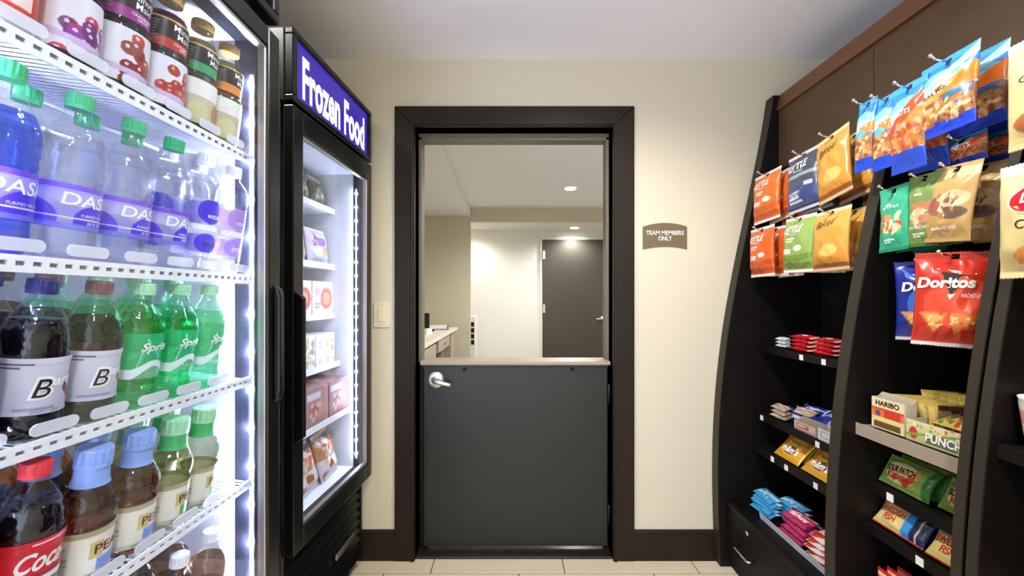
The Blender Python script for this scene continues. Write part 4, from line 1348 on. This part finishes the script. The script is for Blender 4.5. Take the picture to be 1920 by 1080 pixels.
peg('kettle_red', 1.10, 1.728, 1.578, 3, seq('red orange chip bag on the lower hook nearest the far panel', 'red orange chip bag on lower hook', 3))
peg('kettle_green', 1.105, 1.508, 1.582, 3, seq('olive green chip bag hanging on the lower hook', 'olive green chip bag on lower hook', 3), roll=2)
peg('amber', 1.105, 1.362, 1.575, 3, seq('amber chip bag on the lower hook beside the divider', 'amber chip bag on lower hook', 3), roll=-2, step=.078)
peg('nut_tube', 1.060, 1.176, 1.858, 2, seq('slim blue nut pack hanging furthest from the viewer', 'slim blue nut pack on the far hook', 2), step=.05)
peg('nut_tube', 1.060, 1.118, 1.842, 3, seq('slim blue nut pack beside the red banded one', 'slim blue nut pack on the next hook', 3), step=.05, jit=3)
peg('nut_mid', 1.060, 1.050, 1.842, 3, seq('blue nut pack with a red band', 'blue nut pack with a red band', 3), step=.055)
peg('nut_big', 1.060, 0.960, 1.858, 4, seq('wide blue trail mix bag with orange band in front', 'wide blue trail mix bag', 4), step=.062)
peg('nut_low', 1.130, 0.985, 1.674, 2, ['short blue nut pack hanging below the wide trail mix bags', 'short blue nut pack below the trail mix bags, second one back'], step=.06)
peg('mint', 1.105, 1.142, 1.592, 3, seq('mint green almond pack on the middle hook', 'mint green almond pack', 3), step=.055, roll=0)
peg('olive', 1.105, 1.052, 1.600, 2, seq('olive green pistachio pack beside the mint ones', 'olive green pistachio pack', 2), step=.055)
peg('beige', 1.105, 0.978, 1.602, 4, seq('tan cashew pack in front on the middle hook', 'tan cashew pack', 4), step=.066, roll=3)
peg('dor_red', 1.100, 0.978, 1.384, 1, ['red nacho chip bag hanging alone above the gummy boxes'], yaw=44)
peg('dor_blue', 1.165, 1.098, 1.376, 1, ['dark blue chip bag partly behind the red nacho bag'], yaw=38)
peg('lays', 1.035, 0.752, 1.542, 2, ['pale yellow potato chip bag with red oval at the right edge', 'pale yellow potato chip bag with red oval, second one back'])
peg('pale', 1.055, 0.760, 1.800, 2, ['plain pale gold chip bag high at the right edge', 'plain pale gold chip bag high up, second one back'])

# ---- packs lying or standing on the shelves
KP = {}
def pack(kind, name, w, h, d, base, fn, texts=(), seed=0, mat='foil', wr=.6):
    KP[kind] = (bag_proto(name, w, h, d, base, fn, texts, seed, mat, crimp=(.05, .05), wr=wr, cat='candy pack', grid=(40, 32)), h)
def P_bar(cols, stripe=None):
    def fn(p):
        p.band(.30, .75, cols[1], slope=.15)
        if stripe:
            p.band(.36, .46, stripe, slope=.15)
        p.set(np.abs(p.u) > .93, cols[2])
        p.lines(-.8, .3, .1, .2, cols[1], 1)
    return fn
# wrappers made on their side: w = length along the shelf, h = height of the face
pack('kit', 'candy_bar', .112, .042, .016, 'b81420', P_bar(['b81420', 'c82430', 'e0c8b8']), [('KitKat', .045, .017, .0, .021, M['letter_w'], dict(bold=.03, shear=.2))], 31)
pack('silver', 'candy_bar', .075, .030, .014, 'c8cace', P_bar(['c8cace', 'e8e8ec', '8a8c92']), (), 32)
pack('tan', 'candy_bar', .10, .036, .018, 'b3a48a', P_bar(['b3a48a', 'c9bda4', '8c5a4c'], '9c4a44'), (), 33)
pack('navy', 'cookie_pack', .105, .058, .022, '1c2678', P_bar(['1c2678', '26349c', 'd0d6e6'], 'c8d8ec'), [('OREO', .05, .016, .0, .025, M['letter_w'], dict(bold=.03))], 34)
pack('yellow', 'candy_pack', .145, .105, .024, 'd89a28', lambda p: (p.grad(0, 1, 'e0aa3c'), p.set((np.abs(p.u) > .55) & (p.v > .5), 'c07818'), p.ell(.0, .42, .3, '6a4424', ry=.2), p.set(np.abs(p.u) > .95, 'e8c050')), [('PEANUT', .06, .010, 0, .082, M['letter_n'], dict(bold=.02)), ('m&m\u2019s', .085, .030, 0, .045, M['letter_w'], dict(bold=.04))], 35)
pack('brown', 'candy_pack', .13, .10, .022, '4a3222', lambda p: (p.ell(0, .5, .28, '8c8478', ry=.16), p.set(np.abs(p.u) > .95, '8a7a68')), [('m&m\u2019s', .07, .024, 0, .05, M['letter_w'], dict(bold=.03))], 36)
pack('sky', 'candy_pack', .125, .060, .014, '3f9cd0', lambda p: (p.band(.35, .7, '7cc6e8', slope=.2), p.band(.45, .58, 'c9d8d8', slope=.2), p.speck(-.7, .7, .2, .8, ['b04a4c', '2c5cae', 'd9e6ea'], 12, .06, 8)), (), 37)
pack('star', 'candy_pack', .13, .062, .020, 'a82458', lambda p: (p.band(.30, .70, 'c83458', slope=.2), p.band(.72, .82, 'd8d2d4', slope=.2), p.set(np.abs(p.u) > .9, '7c1c50')), [('Starburst', .085, .020, 0, .033, M['letter_w'], dict(bold=.03, shear=.3))], 38)
pack('skit', 'candy_pack', .12, .062, .020, 'c4241c', lambda p: (p.band(.45, .85, 'd8402c', slope=.15), p.band(.0, .25, 'e4d8c8', slope=.3), p.set(np.abs(p.u) > .92, 'e8d0a0')), [('SKITTLES', .085, .020, 0, .036, M['letter_w'], dict(bold=.03))], 39)
pack('dark', 'candy_bar', .11, .045, .018, '3a2c34', P_bar(['3a2c34', '5a4a58', '8a8490'], '9a94a4'), (), 40)
pack('gummy', 'gummy_pack', .082, .092, .020, 'c2a650', lambda p: (p.band(.55, .9, 'c9b060'), p.speck(-.8, .8, .1, .5, ['b04020', 'd9a030', '5a7a2c', '6c4420'], 26, .06, 3)), (), 41)
pack('darkgum', 'gummy_pack', .082, .092, .020, '3c2620', lambda p: (p.band(.55, .85, '6c5a44'), p.speck(-.8, .8, .1, .5, ['5a2c20', '8c7a50', '28201c'], 20, .06, 5)), (), 42)
pack('sour', 'gummy_pack', .15, .088, .026, '7ca048', lambda p: (p.ell(-.15, .5, .55, 'd8cc88', ry=.36), p.ell(.3, .42, .13, 'c8502c'), p.ell(.15, .28, .14, 'b83424'), p.ell(-.3, .3, .10, 'c86a3c'), p.ell(.45, .62, .1, 'd88a3c'), p.set(p.u > .72, '2f6a2c'), p.set(p.u < -.9, 'a8cc78')), [('SOUR PATCH', .085, .020, -.015, .052, M['letter_k'], dict(bold=.03, rot=.06)), ('KIDS', .05, .018, -.02, .030, M['letter_r'], dict(bold=.03))], 43)
pack('fish', 'gummy_pack', .15, .088, .026, 'd9c67c', lambda p: (p.set((p.u > .18) & (p.u < .46), '3a88cc'), p.set((p.u > .46), '16224c'), p.set(np.abs(p.u - .70) < .03, 'c9bf8c'), p.ell(-.05, .88, .13, 'c8502c', ry=.05), p.band(0, .06, 'c8402c')), [('SWEDISH\nFISH', .075, .042, -.028, .044, M['letter_r'], dict(bold=.02, rot=.04))], 44)
pack('redbig', 'candy_pack', .15, .085, .024, 'c8201c', lambda p: (p.band(.3, .6, 'e04428', slope=.2), p.band(.78, .9, 'd8c0a0')), [('Hot', .05, .03, .0, .045, M['letter_w'], dict(bold=.03))], 45)

kbusy = set()
def lay(kind, x, y, z, label, tilt=0.0, yaw=0.0, roll=0.0, group='candy on the snack display'):
    """tilt 0 = standing upright facing the aisle, 90 = lying flat, printed face up; (x, y, z) = lowest edge middle"""
    P0, h = KP[kind]
    rot = Matrix.Rotation(R(-90 + yaw), 3, 'Z') @ Matrix.Rotation(R(-tilt), 3, 'X') @ Matrix.Rotation(R(roll), 3, 'Y')
    if kind not in kbusy:
        kbusy.add(kind)
        P0.location, P0.rotation_euler = (x, y, z), rot.to_euler()
        tag(P0, label, None, group)
        return P0
    return dup(P0, label, (x, y, z), rot.to_euler(), group)

rn = random.Random(4)
LV = ['lowest', 'second up', 'third up', 'fourth up', 'topmost', 'sixth up']
PO = ['front', 'middle', 'rear']
# upper narrow shelf: silver bars and red wafer bars, lying flat in stacks
for k in range(3):
    lay('silver', 1.185, 1.745, 1.046 + .008 + k * .0145, f'silver wrapped bar at the far end of the upper shelf, {LV[k]}', 88, rn.uniform(-5, 5))
for s, yy_ in enumerate((1.635, 1.510, 1.385)):
    for k in range(4):
        lay('kit', 1.182 + .002 * k, yy_, 1.046 + .012 + k * .0165, f'red wafer bar, {LV[k]} in the {["far", "middle", "near"][s]} stack on the upper shelf', 86, rn.uniform(-4, 4))
    lay('kit', 1.232, yy_ + .01, 1.047, f'red wafer bar standing behind the {["far", "middle", "near"][s]} stack on the upper shelf', 20, rn.uniform(-4, 4))
# wide shelf below: tan bars, navy cookie packs
for k in range(3):
    lay('tan', 1.165, 1.735, .736 + .012 + k * .0185, f'tan wrapped bar, {LV[k]} in the stack beside the blue cookies', 84, rn.uniform(-6, 6))
lay('tan', 1.205, 1.640, .737 + .05, 'tan wrapped bar lying on top beside the blue cookies', 70, 8)
for q in range(2):
    for i_, yy_ in enumerate((1.68, 1.575, 1.47, 1.365)):
        lay('navy', 1.205 + q * .035, yy_ + rn.uniform(-.008, .008), .738 + .004 * q, f'navy cookie pack standing in the {["front", "rear"][q]} row, {ORD[i_]} from the far panel', 20 + 6 * q, rn.uniform(-12, 12))
        if q == 0:
            lay('navy', 1.215 + rn.uniform(0, .02), yy_ - .04, .790, f'navy cookie pack lying on top of the row, {ORD[i_]} from the far panel', 72, rn.uniform(-20, 20))
# yellow peanut packs leaning back
for i, (yy_, kd) in enumerate(((1.655, 'yellow'), (1.495, 'yellow'))):
    lay(kd, 1.150, yy_, .590, f'yellow peanut candy pack leaning at the {["far", "near"][i]} end of its shelf', 38, 0)
    lay(kd, 1.185, yy_ + .015, .592, f'yellow peanut candy pack behind the {["far", "near"][i]} leaning one', 38, 5)
    lay('brown', 1.228, yy_ - .01, .594, f'dark brown candy pack behind the {["far", "near"][i]} yellow packs', 38, -5)
lay('yellow', 1.150, 1.335, .590, 'yellow peanut candy pack beside the divider', 38, 0)
# deck: blue, pink and red packs lying in stacks
for k in range(5):
    lay('sky', 1.085 + .003 * k, 1.735 + rn.uniform(-.01, .01), .322 + .009 + k * .0145, f'light blue candy pack, {LV[k]} in the stack on the bottom deck', 78, rn.uniform(-8, 8))
    lay('sky', 1.150 + .003 * k, 1.66 + rn.uniform(-.01, .01), .322 + .009 + k * .0145, f'light blue candy pack, {LV[k]} in the rear blue stack on the deck', 78, rn.uniform(-8, 8))
for k in range(3):
    lay('dark', 1.165, 1.545, .322 + .012 + k * .0185, f'dark wrapped bar, {LV[k]} behind the pink packs', 80, rn.uniform(-6, 6))
for k in range(4):
    lay('star', 1.085 + .004 * k, 1.545 + rn.uniform(-.008, .008), .322 + .012 + k * .0205, f'pink fruit chew pack, {LV[k]} in the bottom deck stack', 76, rn.uniform(-6, 6))
    lay('star', 1.155 + .004 * k, 1.42 + rn.uniform(-.008, .008), .322 + .012 + k * .0205, f'pink fruit chew pack, {LV[k]} in the rear pink stack', 76, rn.uniform(-6, 6))
    lay('skit', 1.085 + .004 * k, 1.405 + rn.uniform(-.008, .008), .322 + .012 + k * .0205, f'red fruit candy pack, {LV[k]} in the stack by the divider', 76, rn.uniform(-6, 6))
# display cartons on the shelves
def grid_panel(name, parent, w, h, base, fn, place, nu=64, nv=40):
    u = np.linspace(-1, 1, nu + 1); v = np.linspace(0, 1, nv + 1)
    U, V = np.meshgrid(u, v)
    U, V = U.ravel(), V.ravel()
    p_ = Paint(U, V, base, 1, w / 2 / h)
    fn(p_)
    vs = [place(a * w / 2, b_ * h) for a, b_ in zip(U, V)]
    F = [(j * (nu + 1) + i, j * (nu + 1) + i + 1, (j + 1) * (nu + 1) + i + 1, (j + 1) * (nu + 1) + i) for j in range(nv) for i in range(nu)]
    return MB().add(vs, F).build(name, M['card'], parent, col=p_.c)
def carton(label, x, y, z, w, hf, hb, d, base, fn, texts=(), rz=-90, cat='display box', name='display_box', group=None, side='c9bfa8'):
    """open display tray: low printed front, stepped sides, taller printed back"""
    t = thing(name, label, cat, (x, y, z), (0, 0, R(rz)), group)
    ms = pm('carton_side', side, .6)
    MB().box(-w / 2, w / 2, 0, d, 0, .002).build('carton_floor', ms, t)
    MB().box(-w / 2, w / 2, -.0015, 0, 0, hf).build('front_board', ms, t)
    MB().box(-w / 2, w / 2, d, d + .0015, 0, hb).build('back_board', ms, t)
    for s in (-1, 1):
        MB().prism([(0, 0), (d, 0), (d, hb), (d * .6, hf), (0, hf)], 'x', s * w / 2 - .00075, s * w / 2 + .00075).build('side_board', ms, t)
    fp = grid_panel('front_print', t, w - .002, hf - .001, base, fn, lambda a, b_: (a, -.0020, b_ + .0005))
    for (s, wd, ht, cx, cz, mat, bold, shear) in texts:
        p_, f_ = text2d(s, 1, bold, shear, 1.0, (wd, ht), 1.0)
        put('lettering', raw_mesh('lettering', [(a + cx, -.0026, b_ + cz) for a, b_ in p_], f_, mat), fp)
    return t
carton('tall gummy display box with bold black name on pale card', 1.065, 1.118, .892, .098, .088, .10, .030, 'e2d3a8',
       lambda p: (p.band(.62, .70, 'c8482c'), p.band(.40, .62, 'e0703c'), p.rect(-.2, .8, .38, .66, 'c83a2c'), p.rect(-.85, .8, .05, .25, '6a4c20'), p.band(.25, .38, 'd8cc88'), p.ell(-.6, .5, .1, '5c4a6c')),
       [('HARIBO', .070, .015, .0, .074, M['letter_k'], .03, 0)], group='gummy display boxes')
carton('low fruit candy display box with white lettering beside the divider', 1.062, 0.985, .892, .155, .055, .06, .11, 'aab878',
       lambda p: (p.grad(.2, 1, 'd6cfa4'), p.ell(-.75, .4, .2, 'b83428', ry=.3), p.band(.5, .62, '7c9a4c', slope=.3), p.rect(-.35, .6, .1, .55, '5c6a48'), p.ell(.85, .3, .12, 'b0302c'), p.speck(-1, 1, .6, 1, ['c85a3c', '6a9a3c', 'e8dcb8', 'd8a03c'], 24, .07, 6)),
       [('PUNCH', .085, .022, .015, .022, M['letter_w'], .03, .1)], group='gummy display boxes')
carton('small tan candy tray with a red panel on the wide shelf', 1.158, 1.560, .736, .115, .036, .05, .035, 'b9ae9c',
       lambda p: (p.rect(-.8, .4, .35, .85, 'b04a40'), p.band(0, .2, '8c8478'), p.lines(-.7, .3, .45, .75, 'e6d8cc', 2)), side='a89c88')
carton('small white candy tray with grey print beside the divider', 1.158, 1.430, .736, .125, .044, .055, .035, 'c4c6be',
       lambda p: (p.rect(-.8, .5, .3, .8, '8e948c'), p.lines(-.7, .4, .35, .75, 'd8dad2', 2), p.rect(.6, .95, .1, .9, '7c9a8c')), side='b4b6b0')
for r_ in range(2):
    for i in range(9):
        kd = 'gummy' if i < 5 else 'darkgum'
        lay(kd, 1.150 + r_ * .085, 1.140 - i * .0245, .897 + .012 * r_, f'{"golden" if i < 5 else "dark"} gummy pack on edge behind the boxes, {["front", "rear"][r_]} row, {(ORD + ["ninth"])[i]} from the divider', 0, rn.uniform(66, 80), 0)
for i in range(3):
    lay('gummy', 1.078 + .006 * i, .985, .905 + .020 * i, f'golden gummy pack lying in the low box, {LV[i]}', 76, rn.uniform(-5, 5))
for i in range(3):
    lay('sour', 1.112 + .03 * i, 1.122 + rn.uniform(-.003, .003), .718, f'green sour gummy pack, {["front", "second", "third"][i]} in the row of its shelf', 28, rn.uniform(-3, 3))
    lay('sour', 1.125 + .03 * i, 0.968, .718, f'green sour gummy pack beside the divider, {["front", "second", "third"][i]}', 28, rn.uniform(-3, 3))
    lay('fish', 1.095 + .03 * i, 1.122 + rn.uniform(-.003, .003), .596, f'yellow and blue gummy fish pack, {["front", "second", "third"][i]} in the row', 28, rn.uniform(-3, 3))
    lay('fish', 1.095 + .03 * i, 0.968, .596, f'yellow and blue gummy fish pack by the divider, {["front", "second", "third"][i]}', 28, rn.uniform(-3, 3))
    lay('redbig', 1.055 + .03 * i, 1.085, .40 + .0, f'red candy pack on the deck below the gummy fish, {["front", "second", "third"][i]}', 15, rn.uniform(-3, 3))
carton('small red candy tray on the deck below the gummy fish', 1.04, 1.085, .321, .17, .05, .078, .20, 'b01c1c', lambda p: (p.band(.3, .6, 'd03020'),), side='8c1c18')
# cup at the right edge
t = thing('noodle_cup', 'white paper noodle cup with red print at the right edge', 'cup', (1.086, 0.789, .961))
MB().lathe([(0, .034), (.004, .036), (.10, .046), (.104, .048), (.106, .046)], 36).build('cup', M['tagpaper'], t, True)
u = np.linspace(-1, 1, 61); v = np.linspace(0, 1, 21)
U, V = np.meshgrid(u, v); U, V = U.ravel(), V.ravel()
pp = Paint(U, V, 'e8e0d8', 1, 1.3)
pp.band(.5, .8, 'd8a090'); pp.band(0, .2, '7c8cae'); pp.lines(-.9, .9, .25, .45, 'b03c30', 2)
rr = .0365 + .0098 * V
MB().add(np.stack([rr * np.cos(U * math.pi), rr * np.sin(U * math.pi), .006 + .088 * V], 1).tolist(),
         [(j * 61 + i, j * 61 + i + 1, (j + 1) * 61 + i + 1, (j + 1) * 61 + i) for j in range(20) for i in range(60)]).build('wrap_label', M['film_solid'], t, True, col=pp.c)
lay('redbig', 1.09, .755, .552, 'red candy pack alone at the lower right edge', 10, 0)
for kk, (o, h) in list(KP.items()):
    if kk not in kbusy:
        for ch in list(o.children_recursive):
            bpy.data.objects.remove(ch)
        bpy.data.objects.remove(o)

# ================================================================== FROZEN FOOD INSIDE THE FREEZER
Fm = Matrix.Translation((FZ[0], FZ[1], 0)) @ Matrix.Rotation(FR, 4, 'Z')
def fbox(label, lx, ly, z, w, h, d, base, fn, texts=(), name='frozen_box', cat='frozen food', group='frozen food boxes', yaw=0):
    """carton standing on a freezer shelf, printed face to the door; (lx, ly) = middle of the front face in the freezer's frame"""
    p0 = Fm @ Vector((lx, ly, z))
    t = thing(name, label, cat, p0, (0, 0, FR + R(90 + yaw)), group)
    # local: x across, -y to the door
    MB().box(-w / 2, w / 2, 0.0008, d, 0, h).build('carton', pm('frozen_carton', base, .5), t, bevel=.001, seg=1)
    fp = grid_panel('front_print', t, w, h, base, fn, lambda a, b_: (a, 0.0, b_))
    for (s, wd, ht, cx, cz, mat, bold) in texts:
        p_, f_ = text2d(s, 1, bold, 0, 1.0, (wd, ht), 1.0)
        put('lettering', raw_mesh('lettering', [(a + cx, -.0006, b_ + cz) for a, b_ in p_], f_, mat), fp)
    return t
def fbag(kind, label, lx, ly, z, yaw=0, tilt=8, group='frozen food bags'):
    P0, h = FB[kind]
    rot = Matrix.Rotation(FR + R(90 + yaw), 3, 'Z') @ Matrix.Rotation(R(-tilt), 3, 'X')
    loc = Fm @ Vector((lx, ly, z))
    if kind not in fbusy:
        fbusy.add(kind)
        P0.location, P0.rotation_euler = loc, rot.to_euler()
        tag(P0, label, None, group)
    else:
        dup(P0, label, loc, rot.to_euler(), group)
FB, fbusy = {}, set()
def fpack(kind, w, h, d, base, fn, seed):
    FB[kind] = (bag_proto('frozen_bag', w, h, d, base, fn, (), seed, crimp=(.05, .05), wr=1.0, cat='frozen food', grid=(36, 44)), h)
fpack('darkg', .13, .15, .05, '6c6a60', lambda p: (p.ell(0, .45, .3, '4a5a34', ry=.2), p.band(.7, .85, 'b8b4a8'), p.speck(-.6, .6, .15, .5, ['8a9a5c', 'c9c4a0', '3a3a2c'], 20, .06, 2)), 61)
fpack('lilac', .15, .16, .06, 'ddd6e2', lambda p: (p.ell(-.1, .6, .3, '8c6aae', ry=.12), p.rect(-.5, .5, .1, .25, 'b8cfd8'), p.ell(.3, .35, .16, 'c9a878'), p.tri([(-.6, .9), (-.2, .5), (-.7, .5)], 'a87a9c')), 62)
fpack('brown', .15, .20, .07, 'b98c62', lambda p: (p.band(.0, .45, 'd9cfd0'), p.ell(.1, .7, .2, 'c8743c'), p.speck(-.8, .8, .1, .9, ['e3d9d4', 'c08a58', 'b0622c', 'd8c0b0'], 24, .08, 3), p.ell(.4, .88, .18, '4a5a68', ry=.05)), 63)
NAMES = ['near', 'second', 'third', 'far']
for i, y in enumerate((.145, .285, .425)):
    fbag('darkg', f'dark green frozen food bag on the top freezer shelf, {NAMES[i] if i < 2 else "farthest"} one', -.20, y + .05, 1.670, rn.uniform(-8, 8))
for i, y in enumerate((.115, .275, .435)):
    fbag('lilac', f'pale lilac frozen bag on the second freezer shelf, {NAMES[i] if i < 2 else "farthest"} one', -.19, y + .04, 1.415, rn.uniform(-8, 8))
for i, y in enumerate((.12, .29, .46)):
    fbox(f'white frozen pizza box with red disc, {NAMES[i] if i < 2 else "farthest"} on the third freezer shelf', -.172, y + .018, 1.191, .16, .15, .2, 'e4dee2',
         lambda p: (p.ell(.35, .5, .32, 'c86a58'), p.ell(.35, .5, .2, 'd99a70'), p.rect(-.8, -.2, .6, .8, 'c9a8a0'), p.lines(-.8, -.1, .2, .4, 'b09a98', 2)))
for i, y in enumerate((.12, .28, .44)):
    fbox(f'white frozen meal box with herb print, {NAMES[i] if i < 2 else "farthest"} on the fourth freezer shelf', -.155, y + .03, .973, .15, .14, .2, 'e8e6e8',
         lambda p: (p.speck(.1, .9, .1, .9, ['b9b58c', 'a8a070', 'd0c9a8', 'c9c0a0'], 30, .07, 8), p.lines(-.8, -.1, .55, .8, 'b0b0c0', 2), p.rect(-.8, -.2, .1, .3, 'cfcbd8')))
for i, y in enumerate((.12, .29, .46)):
    fbox(f'brown frozen snack box, {NAMES[i] if i < 2 else "farthest"} on the fifth freezer shelf', -.100, y + .02, .761, .16, .15, .2, 'a8807c',
         lambda p: (p.ell(.1, .4, .3, 'c48a66', ry=.22), p.ell(-.4, .4, .18, 'b4685c'), p.rect(-.85, .3, .72, .88, 'd8ccd2'), p.rect(.72, .95, .0, 1.0, 'c8807c'), p.speck(-.6, .5, .15, .6, ['d9b090', '8c5a4c'], 14, .07, 9)))
for i, y in enumerate((.10, .255, .41)):
    fbag('brown', f'brown frozen food bag on the freezer floor, {NAMES[i] if i < 2 else "farthest"} one', -.13, y + .045, .4915, rn.uniform(-10, 10), 14)
